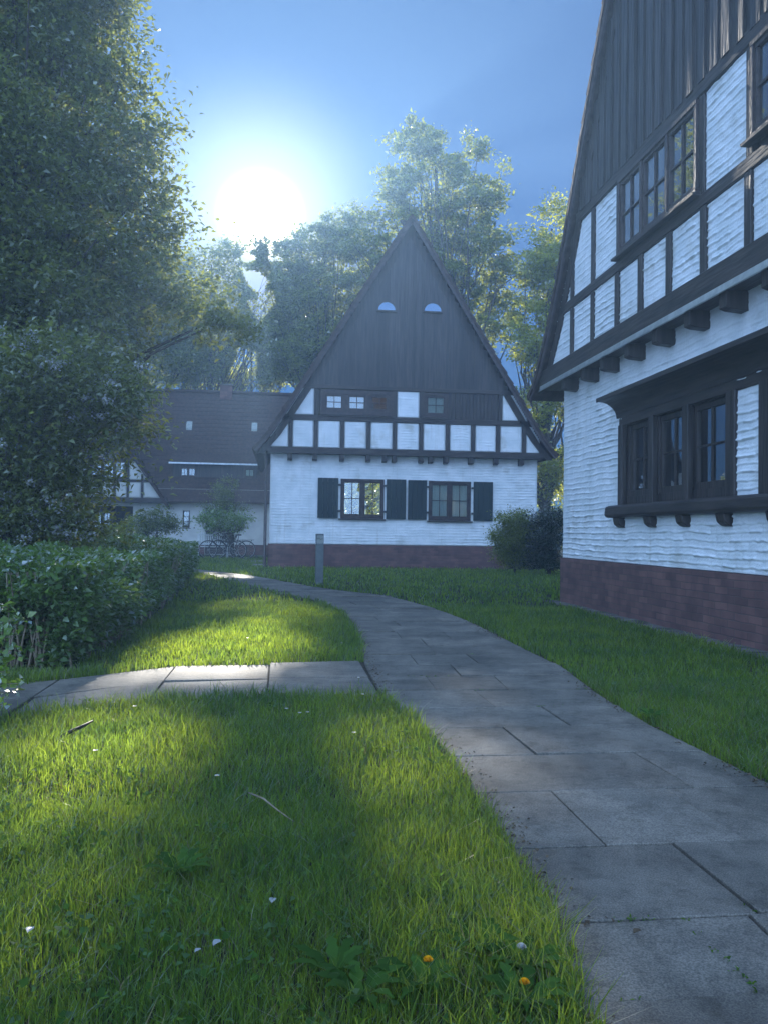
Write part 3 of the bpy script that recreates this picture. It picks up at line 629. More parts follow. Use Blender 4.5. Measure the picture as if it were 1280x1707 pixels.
b = MB(); b.box(lx(X(364, RY+4)), lx(X(384, RY+4)), RIDGE_Y-.3, RIDGE_Y+.3, RIDGE_Z-.4, RIDGE_Z+.35); ch = b.build('chimney', M['brick'], rfb)
b = MB(); b.box(lx(X(364, RY+4))-.05, lx(X(384, RY+4))+.05, RIDGE_Y-.35, RIDGE_Y+.35, RIDGE_Z+.35, RIDGE_Z+.43); b.build('chimney_cap', M['kerb'], ch)
for pxs, pys in ((313, 711), (422, 713)):
    t = (Zp(pxs, pys, RY+2.3)-EZ)/(RIDGE_Z-EZ); y = -.45+t*(RIDGE_Y+.45); x = lx(X(pxs, RY+y)); dzy = (RIDGE_Z-EZ)/(RIDGE_Y+.45)
    q = MB(); q.add([(x-.14, y-.14, EZ+t*5.74-.14*dzy+.12), (x+.14, y-.14, EZ+t*5.74-.14*dzy+.12), (x+.14, y+.14, EZ+t*5.74+.14*dzy+.12), (x-.14, y+.14, EZ+t*5.74+.14*dzy+.12),
                     (x-.14, y-.14, EZ+t*5.74-.14*dzy-.05), (x+.14, y-.14, EZ+t*5.74-.14*dzy-.05), (x+.14, y+.14, EZ+t*5.74+.14*dzy-.05), (x-.14, y+.14, EZ+t*5.74+.14*dzy-.05)],
                    [(0, 1, 2, 3), (4, 7, 6, 5), (0, 4, 5, 1), (1, 5, 6, 2), (2, 6, 7, 3), (3, 7, 4, 0)]); q.build('skylight', M['lamp_glass'], rfb)
# shed dormer
dx0, dx1 = lx(X(288, RY+.7)), lx(X(428, RY+.7)); dy = .45
dz0, dz1 = Zp(350, 828, RY+.5), Zp(350, 775, RY+.5)
core_wall('dormer_wall', hb, dx0, dx1, dz0-.3, dz1, dy, dy+.12, [(lx(X(300, RY+.7)), lx(X(327, RY+.7)), dz0+.35, dz1-.12), (lx(X(407, RY+.7)), lx(X(424, RY+.7)), dz0+.55, dz1-.12)], 'board')
b = MB(); b.box(dx0, dx0+.1, dy+.12, 2.6, dz0, dz1-.02); b.box(dx1-.1, dx1, dy+.12, 2.6, dz0, dz1-.02); b.build('dormer_wall', M['board'], hb)
b = MB(); b.prism_x([(dy-.3, dz1), (dy-.3, dz1+.08), (3.0, dz1+1.25), (3.0, dz1+1.15)], dx0-.15, dx1+.15); drf = b.build('dormer_roof', M['roof'], hb)
b = MB(); b.box(dx0-.15, dx1+.15, dy-.36, dy-.302, dz1, dz1+.07); b.build('gutter', M['metal'], drf)
window(hb, lx(X(300, RY+.7)), lx(X(327, RY+.7)), dz0+.35, dz1-.12, dy+.02, n=2, rows=2, cols=2, post=.05, sash=.03)
window(hb, lx(X(407, RY+.7)), lx(X(424, RY+.7)), dz0+.55, dz1-.12, dy+.02, n=1, rows=2, cols=2, post=.04, sash=.03, curtain=[(0, 1)])
# small cross gable
gc = lx(X(150, RY-.7)); gh = 3.05; gz0 = Zp(200, 829, RY-.6); gz1 = Zp(200, 803, RY-.6); gz2 = Zp(200, 799, RY-.6); gy = -.55; sl_ = 1.42
ga = gz0+gh*sl_
gl = lambda u: ga-abs(u-gc)*sl_
inside = lambda U, Z: Z < (ga-np.abs(U-gc)*sl_)
ps = [lx(X(px, RY-.6)) for px in (78, 100, 123, 146, 168, 190, 212, 236)]
ed = [gc-gh]+ps+[gc+gh]
k = 0
for a, c in zip(ed[:-1], ed[1:]):
    rough_panel('wall_panel', hb, a+.05, c-.05, gz0, gz1, gy, res=(.05, .04), clip=inside, m='pale_plaster', amp=.01, seed=40+k); k += 1
for a, c in ((ed[0], ed[1]), (ed[1], ed[2]), (ps[2], ps[3]), (ps[6], ed[-1])):
    rough_panel('wall_panel', hb, a+.05, c-.05, gz2, gz2+.84, gy, res=(.05, .04), clip=inside, m='pale_plaster', amp=.01, seed=40+k); k += 1
window(hb, ps[3]+.08, ps[6]-.08, gz2+.02, gz2+.84, gy-.01, n=3, rows=2, cols=2, post=.05, sash=.03)
b = MB(); b.prism([(gc-gh, gz0-.02), (gc+gh, gz0-.02), (gc, ga)], gy+.05, gy+.12); b.build('gable_backing', M['inner'], hb)
b = MB(); b.box(gc-gh-.3, gc+gh+.3, gy-.05, .02, gz0-.22, gz0); b.build('beam', M['timber_h'], hb)
b = MB(); b.box(gc-gh*.78, gc+gh*.78, gy-.03, gy+.04, gz1, gz2); b.build('rail', M['timber_h'], hb)
for u in ps:
    zt = min(gz2+.84, gl(u)-.1)
    if zt > gz0+.2: b = MB(); b.box(u-.045, u+.045, gy-.025, gy+.04, gz0, zt); b.build('post', M['timber'], hb)
b = MB(); zc = gz2+.87; hc = (ga-zc)/sl_; b.prism([(gc-hc, zc), (gc+hc, zc), (gc, ga)], gy-.03, gy+.03); b.build('gable_cladding', M['board'], hb)
for sg in (-1, 1):
    b = MB(); e0 = (gc+sg*(gh+.35), ga-(gh+.35)*sl_); tp = (gc, ga)
    poly = [e0, (e0[0], e0[1]+.2), (tp[0], tp[1]+.2), tp]
    if sg > 0: poly = poly[::-1]
    b.prism(poly, gy-.2, 3.0); b.build('gable_roof', M['roof'], hb)

# ------------------------------------------------------------------ ground, paths
xs = np.linspace(-42, 42, 141); ys = np.linspace(-10, 62, 123)
Xg, Yg = np.meshgrid(xs, ys); V = np.stack([Xg.ravel(), Yg.ravel(), np.full(Xg.size, -.012)], 1)
i, j = np.meshgrid(np.arange(140), np.arange(122)); a = (j*141+i).ravel()
tag(mesh_np('ground', V, np.stack([a, a+1, a+142, a+141], 1), M['soil']), kind='structure')
PL = np.array([(.55, .2), (.62, 1.2), (.67, 1.77), (.74, 2.16), (.77, 2.64), (.79, 3.24), (.79, 3.95), (.77, 4.72), (.66, 5.33), (.69, 6.82), (.76, 7.71), (.83, 9.15), (.84, 11.07), (.60, 12.89), (.05, 14.49), (-.79, 17.48), (-1.74, 20.77), (-2.03, 21.63), (-3.4, 25), (-5, 28.5)])
PR = np.array([(2.2, .2), (2.15, 2), (2.08, 3.38), (2.06, 4.09), (2.05, 4.65), (2.14, 5.57), (2.25, 6.61), (2.24, 7.48), (2.29, 9.14), (2.23, 11.27), (1.84, 13.93), (1.03, 15.31), (.42, 17.01), (-.65, 20.37), (-2.19, 23.4), (-3.2, 25.6), (-4.6, 28.5)])
CT = np.array([(-6, 5.2), (-3, 5.55), (-1.79, 5.76), (-1.62, 5.97), (-1.36, 6.2), (-.84, 6.66), (-.2, 6.76), (.7, 6.85)])
CB = np.array([(-6, 4.1), (-2.2, 4.6), (-1.48, 4.85), (-1.11, 5.2), (-.78, 5.32), (-.23, 5.42), (.64, 5.33)])
pl = lambda y: np.interp(y, PL[:, 1], PL[:, 0]); pr = lambda y: np.interp(y, PR[:, 1], PR[:, 0])
ct = lambda x: np.interp(x, CT[:, 0], CT[:, 1]); cb = lambda x: np.interp(x, CB[:, 0], CB[:, 1])
def strip_sheet(name, L, R, z, m):
    n = len(L); V = [(x, y, z) for x, y in L]+[(x, y, z) for x, y in R]
    F = [(k, k+1, n+k+1, n+k) for k in range(n-1)]
    me = MB(); me.add(V, F); return tag(me.build(name, M[m]), kind='structure')
yy = np.linspace(.2, 28, 60)
strip_sheet('path_bed', [(float(pl(y))-.03, y) for y in yy], [(float(pr(y))+.05, y) for y in yy], -.004, 'joint')
xx = np.linspace(-6, .7, 30)
strip_sheet('side_path_bed', [(x, float(cb(x))-.03) for x in xx], [(x, float(ct(x))+.03) for x in xx], -.008, 'joint')
def slab(b, c, z, tx, ty):               # c: four corners (x,y) ccw; small bevelled slab
    m_ = np.mean(c, 0); g = .0045
    q = []
    for p in c:
        d = np.array(p)-m_; l = np.linalg.norm(d); q.append(m_+d*(1-g/l))
    q2 = [m_+(p-m_)*(1-.006/np.linalg.norm(p-m_)) for p in q]
    zz = lambda p: z+tx*(p[0]-m_[0])+ty*(p[1]-m_[1])
    vs = [(p[0], p[1], z-.05) for p in q]+[(p[0], p[1], zz(p)-.003) for p in q]+[(p[0], p[1], zz(p)) for p in q2]
    fs = [(k, (k+1) % 4, (k+1) % 4+4, k+4) for k in range(4)]+[(k+4, (k+1) % 4+4, (k+1) % 4+8, k+8) for k in range(4)]+[(8, 9, 10, 11)]
    b.add(vs, fs)
b = MB(); rows = [.3, .9, 1.45, 1.83, 2.21, 2.74, 3.34, 3.90, 4.47, 5.0, 5.55, 6.1, 6.65, 7.2]
while rows[-1] < 27.5: rows.append(rows[-1]+(.58 if len(rows) % 3 else .5))
JO = {4: [1.34], 5: [1.11, 1.61], 6: [1.72], 7: [1.22], 8: [1.6]}
for k, (y0, y1) in enumerate(zip(rows[:-1], rows[1:])):
    l = .5*(pl(y0)+pl(y1)); r = .5*(pr(y0)+pr(y1))
    js = JO.get(k, None)
    if js is None:
        js = []; x = l+random.uniform(.35, .75)
        while x < r-.3: js.append(x); x += random.choice((.5, .75, .75))
    ts = [0]+[(x-l)/(r-l) for x in js]+[1]
    for t0, t1 in zip(ts[:-1], ts[1:]):
        f = lambda y, t: (float(pl(y)+(pr(y)-pl(y))*t), y)
        slab(b, [np.array(f(y0, t0)), np.array(f(y0, t1)), np.array(f(y1, t1)), np.array(f(y1, t0))], .012+random.uniform(-.006, .006), random.uniform(-.004, .004), random.uniform(-.006, .006))
tag(b.build('path', M['concrete']), kind='structure')
b = MB(); x = .66; k = 0
while x > -5.5:
    w2 = random.choice((.72, .8, .75)); x2 = x-w2
    for t0, t1 in ((0, .5), (.5, 1)):
        f = lambda xq, t: (xq+(.06 if t > .4 else 0)*0, float(cb(xq)+(ct(xq)-cb(xq))*t))
        slab(b, [np.array(f(x2, t0)), np.array(f(x-.004, t0)), np.array(f(x-.004, t1)), np.array(f(x2, t1))], .006+random.uniform(-.007, .007), random.uniform(-.014, .014), random.uniform(-.02, .02))
    x = x2; k += 1
tag(b.build('side_path', M['concrete']), kind='structure')
SX = np.array([(4.28, 13.2), (4.29, 10.89), (4.26, 9.02), (4.18, 6.71), (4.15, 1)])
b = MB()
yk = 13.3
while yk > 1.2:
    yn = yk-.5
    b.box(4.22, 4.51, yn+.006, yk, -.06, .004+random.uniform(-.006, .008)); yk = yn
tag(b.build('drip_strip', M['kerb']), kind='structure')

# ------------------------------------------------------------------ sun gaps: leaves whose shadow would fall in these ground patches are thinned
def poly_in(px, py, poly):
    ins = np.zeros(px.shape, bool); n = len(poly)
    for a in range(n):
        x1, y1 = poly[a]; x2, y2 = poly[(a+1) % n]
        c = ((y1 > py) != (y2 > py)) & (px < (x2-x1)*(py-y1)/((y2-y1)+1e-12)+x1); ins ^= c
    return ins
PATCH = []
def patch(pxs, z=0.0, keep=.1): PATCH.append(([gnd(*p, z) for p in pxs], z, keep))
patch([(0, 1200), (120, 1180), (330, 1172), (420, 1190), (330, 1260), (180, 1300), (0, 1330)], .05, .0)
patch([(560, 1165), (660, 1175), (740, 1260), (760, 1320), (680, 1330), (600, 1230)], .05, .0)
patch([(120, 1128), (300, 1112), (606, 1104), (636, 1165), (250, 1170), (110, 1172)], 0, .3)
patch([(690, 1222), (850, 1225), (880, 1290), (800, 1335), (750, 1270)], 0, .08)
patch([(700, 1130), (830, 1120), (900, 1165), (760, 1180)], 0, .3)
patch([(170, 1110), (300, 1050), (430, 1020), (560, 1070), (420, 1106), (200, 1118)], .05, .0)
patch([(300, 1010), (420, 985), (560, 1010), (560, 1050)], .05, .1)
patch([(310, 945), (420, 948), (425, 965), (330, 968)], 0, .05)
patch([(380, 938), (430, 938), (430, 946), (385, 947)], 0, .05)
patch([(500, 1530), (900, 1520), (1000, 1707), (700, 1800), (400, 1800)], .05, .02)
patch([(0, 1330), (200, 1300), (260, 1420), (200, 1600), (0, 1650)], .05, .3)
patch([(620, 1300), (760, 1320), (840, 1420), (860, 1520), (700, 1520), (640, 1400)], .05, .08)
patch([(0, 1000), (60, 1000), (60, 1230), (0, 1230)], .7, .05)
PATCH.append(([(-4.2, 6.6), (-1.4, 6.6), (-1.4, 12), (-1.9, 21), (-4.4, 21)], .9, .45))
PATCH.append(([(1.5, 36), (6, 36), (6, 45), (1.5, 45)], 4.2, .15))
PATCH.append(([at(325, 866, 33)[:2], at(415, 866, 33)[:2], at(415, 866, 34)[:2]+np.array([0, 1]), at(325, 866, 34)[:2]+np.array([0, 1])], 1.9, .05))
PATCH.append(([(3.9, 1.0), (4.7, 1.0), (4.7, 12), (3.9, 12)], 6.5, .25))
KR = np.random.default_rng(99)
def thin(P):
    keep = np.ones(len(P), bool)
    for poly, z, kp in PATCH:
        t = (P[:, 2]-z)/S[2]; gx = P[:, 0]-S[0]*t; gy_ = P[:, 1]-S[1]*t
        wob = .25*(N1(gx*2.1, gy_*1.3)-.5)
        ins = poly_in(gx+wob, gy_+wob*1.5, poly) & (P[:, 2] > z+.4)
        keep &= ~ins | (KR.random(len(P)) < kp)
    return keep

# ------------------------------------------------------------------ foliage
def leaves(name, P, size, m, parent, aspect=.55, up=.5, out=None, prune=True, fold=.18, svar=.35, hang=.25, seed=0):
    r = np.random.default_rng(seed+17)
    if prune: P = P[thin(P)]
    n = len(P)
    nrm = r.normal(size=(n, 3)); nrm[:, 2] = abs(nrm[:, 2])+up; nrm /= np.linalg.norm(nrm, axis=1)[:, None]
    d = r.normal(size=(n, 3)); 
    if out is not None: d += out*1.2
    d[:, 2] -= hang
    d -= nrm*np.sum(d*nrm, 1)[:, None]; d /= np.linalg.norm(d, axis=1)[:, None]
    s = np.cross(nrm, d); L = size*(1+svar*r.normal(size=n).clip(-1.5, 1.8))[:, None]; W = L*aspect*.5
    a = P; c = P+d*L; mid = P+d*L*.45
    V = np.stack([a, mid+s*W+nrm*L*fold, c, mid-s*W+nrm*L*fold], 1).reshape(-1, 3)
    return mesh_np(name, V, np.arange(4*n).reshape(-1, 4), M[m], parent)
def cloud(lobes, n_sub, n_leaf, sig, r, flat=.5, shell=2.4):
    vol = np.array([l[3]*l[4]*l[5] for l in lobes])**.75; pick = r.choice(len(lobes), n_sub, p=vol/vol.sum())
    Lb = np.array(lobes)[pick]; d = r.normal(size=(n_sub, 3)); d /= np.linalg.norm(d, axis=1)[:, None]
    rr = r.random(n_sub)**(1/shell); C = Lb[:, :3]+d*rr[:, None]*Lb[:, 3:6]
    k = np.repeat(np.arange(n_sub), n_leaf); sg = sig*(.6+.8*r.random(n_sub))[k][:, None]
    off = r.normal(size=(len(k), 3))*sg; off[:, 2] *= flat
    # twigs radiate: stretch each sub-clump along its own direction
    ax = (d+r.normal(size=d.shape)*.5)[k]; ax /= np.linalg.norm(ax, axis=1)[:, None]
    off += ax*(r.normal(size=len(k))*sg[:, 0]*.9)[:, None]
    P = C[k]+off
    return P, C, (d[k])
def limbs(base, top, C, r, r0, nl, parent, m='bark', name='trunk', lean=(0, 0), twigs=None):
    b = MB(); base = Vector(base); top = Vector(top); n = 7
    pts = [base.lerp(top, t)+Vector((.04*math.sin(t*9)*(top-base).length*.12, .03*math.cos(t*7)*(top-base).length*.12, 0))*min(t*3, 1) for t in np.linspace(0, 1, n)]
    b.tube([base-Vector((0, 0, .2))]+pts, [r0*1.5]+[r0*(1.15-1.0*t) for t in np.linspace(0, 1, n)], 9)
    idx = r.choice(len(C), min(nl, len(C)), replace=False)
    for q in idx:
        e = Vector(C[q]); H = (top-base).length; h = (e.z-base.z)*(.35+.4*r.random())
        h = max(min(h, H*.95), H*.15); s = base.lerp(top, h/H); dist = (e-s).length
        mid = s.lerp(e, .5)+Vector((0, 0, -.08*dist))+Vector(r.normal(size=3)*.05*dist)
        ra = r0*(1.05-h/H)*.42
        b.tube([s, s.lerp(mid, .5)+Vector(r.normal(size=3)*.02*dist), mid, mid.lerp(e, .5)+Vector(r.normal(size=3)*.04*dist), e], [ra, ra*.75, ra*.55, ra*.35, max(ra*.12, .006)], 6, caps=False)
    return b.build(name, M[m], parent, smooth=True)
def blob(px, py, rx, ry, Y, dep=1.0):
    c = at(px, py, Y); k = Y/F_PX; return (c[0], c[1], c[2], rx*k, .5*(rx+ry)*k*dep, ry*k)
def tree(name, label, cat, base, top, lobes, n_sub, n_leaf, sig, size, m, r0, nl=60, group=None, seed=0, prune=True, extra=None, **kw):
    r = np.random.default_rng(seed); root = empty(name, base); tag(root, label, cat, group)
    P, C, out_ = cloud(lobes, n_sub, n_leaf, sig, r)
    ok = P[:, 2] > .15; P = P[ok]; out_ = out_[ok]
    if prune: k = thin(P); P = P[k]; out_ = out_[k]
    bo = np.array(base)
    leaves('crown', P-bo, size, m, root, prune=False, out=out_, seed=seed, **kw)
    limbs((0, 0, 0), np.array(top)-bo, C-bo, r, r0, nl, root)
    if extra: extra(root, r, P, C, bo)
    return root

BG = 'tall trees behind the houses'
LB = lambda L, Y, dep=1.0: [blob(*q, Y, dep) for q in L]
def tbase(px, Y): return (float(at(px, 900, Y)[0]), Y, 0.0)
def ttop(px, py, Y): return tuple(at(px, py, Y))
tree('broadleaf_tree', 'tallest broadleaf tree rising behind the front house roof, its top against blue sky', 'tree', tbase(735, 44), ttop(725, 270, 44),
     LB([(690, 235, 45, 38), (762, 262, 55, 50), (655, 320, 55, 50), (730, 345, 100, 70), (812, 325, 38, 34), (846, 292, 20, 16), (780, 420, 80, 70), (690, 440, 90, 70), (840, 500, 55, 75), (610, 400, 45, 45), (770, 560, 80, 80), (660, 560, 80, 80)], 44),
     560, 78, .21, .20, 'leaf', .42, nl=110, group=BG, seed=21)
tree('broadleaf_tree', 'yellow-green tree standing between the front house and the right-hand house', 'tree', tbase(905, 38), ttop(918, 380, 38),
     LB([(925, 360, 26, 30), (905, 430, 38, 50), (930, 500, 40, 60), (885, 560, 45, 60), (925, 640, 45, 60), (880, 700, 45, 50), (915, 780, 55, 60), (965, 450, 50, 80)], 38),
     400, 80, .21, .15, 'leaf_y', .26, nl=90, group=BG, seed=22)
tree('broadleaf_tree', 'bluish-green tree just left of the front house apex, right below the sun', 'tree', tbase(545, 50), ttop(540, 420, 50),
     LB([(590, 372, 40, 32), (545, 384, 36, 26), (503, 402, 30, 22), (462, 414, 28, 20), (565, 405, 42, 34), (520, 425, 40, 30), (600, 470, 60, 60), (530, 500, 60, 60), (480, 470, 40, 45), (560, 600, 80, 70), (490, 590, 55, 60)], 50),
     520, 88, .25, .19, 'leaf', .3, nl=80, group=BG, seed=23)
tree('broadleaf_tree', 'slim-stemmed tree above the ridge of the long rear roof', 'tree', tbase(350, 51), ttop(352, 440, 51),
     LB([(400, 428, 42, 24), (430, 424, 34, 22), (470, 440, 46, 36), (430, 490, 60, 50), (490, 500, 50, 60), (415, 620, 50, 40), (430, 470, 40, 40), (430, 550, 60, 50), (510, 590, 50, 60), (350, 450, 40, 34), (440, 470, 38, 40), (380, 520, 60, 50), (330, 540, 50, 50), (420, 570, 50, 40), (300, 610, 50, 40), (360, 620, 30, 22)], 51),
     760, 95, .32, .18, 'leaf', .2, nl=60, group=BG, seed=24)
tree('broadleaf_tree', 'bright sunlit tree low behind the chimney of the rear house', 'tree', tbase(420, 55), ttop(418, 560, 55),
     LB([(410, 600, 50, 40), (450, 620, 40, 34), (390, 640, 40, 30), (470, 560, 40, 40), (340, 590, 40, 44)], 55),
     180, 130, .42, .17, 'leaf_y', .2, nl=50, group=BG, seed=25)
tree('broadleaf_tree', 'dense dark tree behind the rear house at the edge of the big left tree', 'tree', tbase(230, 51), ttop(230, 430, 51),
     LB([(250, 470, 70, 60), (190, 560, 80, 90), (280, 560, 50, 60), (120, 480, 90, 100), (20, 500, 90, 120), (230, 640, 60, 40), (330, 500, 60, 60), (340, 600, 60, 50), (280, 440, 50, 30)], 51),
     560, 100, .42, .19, 'leaf_near', .3, nl=60, group=BG, seed=26)
# low, sunlit tree seen through the ground-floor window of the front house
tree('broadleaf_tree', 'sunlit green tree behind the front house, seen through its left window', 'tree', (3.6, 43.5, 0), (3.6, 43.5, 6.0),
     [(3.4, 43.5, 2.6, 2.6, 1.6, 1.8), (3.0, 43.6, 5.6, 3.0, 1.6, 2.4), (5.6, 44, 4, 2, 1.6, 2.5)], 150, 90, .35, .14, 'leaf_y', .2, nl=30, group=BG, seed=27)

# big tree on the left
def nearx(root, r, P, C, bo): pass
NT = LB([(40, -60, 160, 110), (20, 50, 100, 80), (70, 110, 90, 60), (130, 20, 90, 70), (165, 120, 70, 60), (215, 190, 50, 46), (245, 235, 40, 34), (120, 230, 110, 90), (225, 310, 62, 50), (262, 380, 42, 48), (140, 380, 130, 110), (20, 300, 140, 140), (215, 470, 80, 60), (90, 520, 150, 100), (-120, 200, 160, 200), (-140, 500, 160, 160), (30, 640, 150, 80), (290, 480, 60, 50), (350, 530, 60, 36), (420, 548, 44, 22)], 12.6, .9)
tree('broadleaf_tree', 'huge dense tree filling the upper left, nearest of all', 'tree', (-4.6, 13.2, 0), (-4.0, 13.0, 9.5), NT, 1700, 100, .17, .078, 'leaf_near', .24, nl=160, seed=31, aspect=.5)
tree('broadleaf_tree', 'tall tree beyond the big left one, mirrored in the upper windows of the right-hand house', 'tree', (-13, 30, 0), (-12.6, 30, 17), [(-12, 30, 13, 4.5, 5, 6), (-12.5, 27, 9, 3.5, 4, 4), (-11.5, 34, 16, 4, 4, 4)], 420, 90, .4, .2, 'leaf', .3, nl=50, seed=32)
def blossoms(root, r, P, C, bo):
    n = 230; idx = r.choice(len(P), n, replace=False); B = P[idx]-bo; B[:, 1] -= .12
    k = np.repeat(np.arange(n), 34); off = r.normal(size=(len(k), 3))*np.array([.045, .035, .03])
    o = leaves('blossom', B[k]+off, .03, 'blossom', root, aspect=.9, prune=False, seed=5, up=.2); tag(o, kind='stuff')
SB = LB([(95, 640, 120, 70), (50, 740, 110, 80), (165, 720, 75, 55), (20, 830, 90, 60), (205, 670, 45, 45), (120, 800, 70, 45), (70, 850, 110, 50), (150, 690, 90, 70), (60, 620, 130, 60), (20, 780, 110, 90), (110, 880, 90, 24), (200, 790, 34, 20), (-60, 700, 120, 140), (90, 860, 60, 30)], 11.2, .9)
tree('flowering_shrub', 'tall dark shrub dotted with pale blossom clusters under the big left tree', 'shrub', (-3.6, 11.3, 0), (-3.4, 11.2, 3.0), SB, 900, 70, .15, .075, 'leaf_near', .07, nl=90, seed=33, extra=blossoms, aspect=.45)

# shrubs
tree('small_tree', 'small spreading tree with sunlit yellow-green crown over the bicycles', 'tree', tbase(389, 33.6), ttop(388, 872, 33.6),
     LB([(350, 866, 22, 12), (375, 860, 30, 13), (402, 868, 18, 20), (372, 876, 30, 8)], 33.6), 90, 60, .14, .08, 'leaf_lime', .07, nl=40, seed=41)  # bright leaf colour stands in for sun; the crown itself is in shade
tree('round_shrub', 'dome-topped dull green shrub rising behind the sunlit small tree', 'shrub', tbase(378, 34.6), ttop(378, 830, 34.6),
     LB([(378, 826, 30, 26), (365, 840, 26, 18), (392, 842, 24, 18)], 34.6), 90, 80, .12, .06, 'leaf_near', .07, nl=30, seed=42)
tree('round_shrub', 'low dark shrub against the white wall of the rear house', 'shrub', tbase(262, 31), ttop(262, 870, 31),
     LB([(262, 868, 32, 20), (285, 878, 18, 14), (240, 880, 22, 16)], 31), 80, 70, .12, .07, 'leaf_near', .05, nl=30, seed=43)
tree('round_shrub', 'loose light green shrub in front of the rear house porch', 'shrub', tbase(205, 28), ttop(205, 878, 28),
     LB([(205, 886, 26, 14), (190, 895, 26, 10), (214, 872, 8, 10)], 28), 50, 50, .12, .06, 'leaf_y', .03, nl=24, seed=44)
tree('round_shrub', 'rounded mid green shrub with thin twigs before the right end of the front house', 'shrub', tbase(858, 22.6), ttop(858, 890, 22.6),
     LB([(852, 872, 34, 22), (872, 884, 30, 34), (842, 900, 26, 36), (860, 935, 38, 24), (860, 905, 36, 36)], 22.6, .9), 280, 80, .10, .045, 'leaf', .03, nl=120, seed=45)
tree('round_shrub', 'dense dark shrub tucked against the corner of the right-hand house', 'shrub', tbase(915, 22.2), ttop(915, 880, 22.2),
     LB([(915, 868, 36, 28), (905, 900, 34, 40), (925, 930, 40, 36), (890, 940, 34, 26)], 22.2, .9), 240, 90, .11, .05, 'leaf_yew', .05, nl=60, seed=46)

# leafy screen that closes the view beyond the gardens
fr_ = np.random.default_rng(57); n = 34000; x = -41+82*fr_.random(n); z = 6.5*fr_.random(n)**.8*(.55+.6*N1(x*.35, x*0+2.0)); y = 58.5+1.4*fr_.normal(size=n).clip(-1.5, 1.5)+.8*N2(x*.6, z*.6)
far = empty('tall_hedge', (0, 58.5, 0)); tag(far, 'tall dark leafy screen far behind the houses, glimpsed between the trunks', 'hedge')
leaves('foliage', np.stack([x, y, z], 1)-np.array([0, 58.5, 0]), .36, 'leaf', far, prune=False, seed=58)

# hedge bed on the left
HE = np.array([(-1.44, 6.55), (-1.42, 7.1), (-1.37, 8.2), (-1.42, 11.17), (-1.62, 15.1), (-2.05, 21.6)])
hr_ = np.random.default_rng(51)
hx = lambda y: np.interp(y, HE[:, 1], HE[:, 0])
hedge = empty('hedge', (-2.6, 12, 0)); tag(hedge, 'waist-high clipped hedge with glossy sunlit leaves along the left of the lawn', 'hedge')
def htop(x, y): return .82+.20*(N1(x*1.7, y*1.3)-.5)+.16*(N2(x*4, y*4)-.5)+.1*np.clip(N3(x*9, y*9)-.6, 0, 1)
Ps = []; Ds = []
n = 62000; y = 6.5+15.1*hr_.random(n)**1.5; x = hx(y)-3.0*hr_.random(n)**1.1
z = htop(x, y)-abs(hr_.normal(size=n))*.09; edge_ = np.minimum(hx(y)-x, y-6.45); z -= .34*np.exp(-edge_/.22)
Ps.append(np.stack([x, y, z], 1)); Ds.append(np.tile([0, 0, 1.], (n, 1)))
n = 30000; y = 6.5+15.1*hr_.random(n)**1.4; z = .78*hr_.random(n)**.62; x = hx(y)-.12*abs(hr_.normal(size=n))-.22*N3(y*3, z*4)-.16*(1-np.clip(z*3, 0, 1))+.12-.25*np.clip(z-.45, 0, 1)**1.0
Ps.append(np.stack([x, y, z], 1)); Ds.append(np.tile([1., 0, .3], (n, 1)))
n = 11000; x = -1.45-3.0*hr_.random(n); z = .78*hr_.random(n)**.62; y = 6.5+.12*abs(hr_.normal(size=n))+.22*N3(x*3, z*4)+.4*np.clip(z-.45, 0, 1)
Ps.append(np.stack([x, y, z], 1)); Ds.append(np.tile([0, -1., .3], (n, 1)))
P = np.concatenate(Ps); D_ = np.concatenate(Ds)
nz_ = N1(P[:, 0]*5+P[:, 2]*6, P[:, 1]*5)+N2(P[:, 0]*2, P[:, 1]*2+P[:, 2]*3)*.6; k = (nz_ > .42) | (hr_.random(len(P)) < .55); P = P[k]; D_ = D_[k]
leaves('foliage', P-np.array([-2.6, 12, 0]), .054, 'leaf_dark', hedge, prune=False, out=D_, up=.5, hang=0, seed=52)
b = MB()
for q in range(420):
    y = 6.6+14*hr_.random()**1.4; x = float(hx(y))-.08-.5*hr_.random() if q % 3 else -1.6-2.6*hr_.random()
    if q % 3 == 0: y = 6.65+.3*hr_.random()
    a = hr_.normal(size=4)*.05
    b.tube([(x+2.6, y-12, 0), (x+a[0]+2.6, y+a[1]-12, .35), (x+a[0]*2+a[2]+2.6, y+a[3]*2-12, .72)], [.010, .008, .004], 5, caps=False)
tag(b.build('stem', M['twig'], hedge), kind='stuff')
b = MB(); b.box(-1.6, .45, -4.9, 7.0, .0, .42); b.build('inner_growth', M['leaf_yew'], hedge)

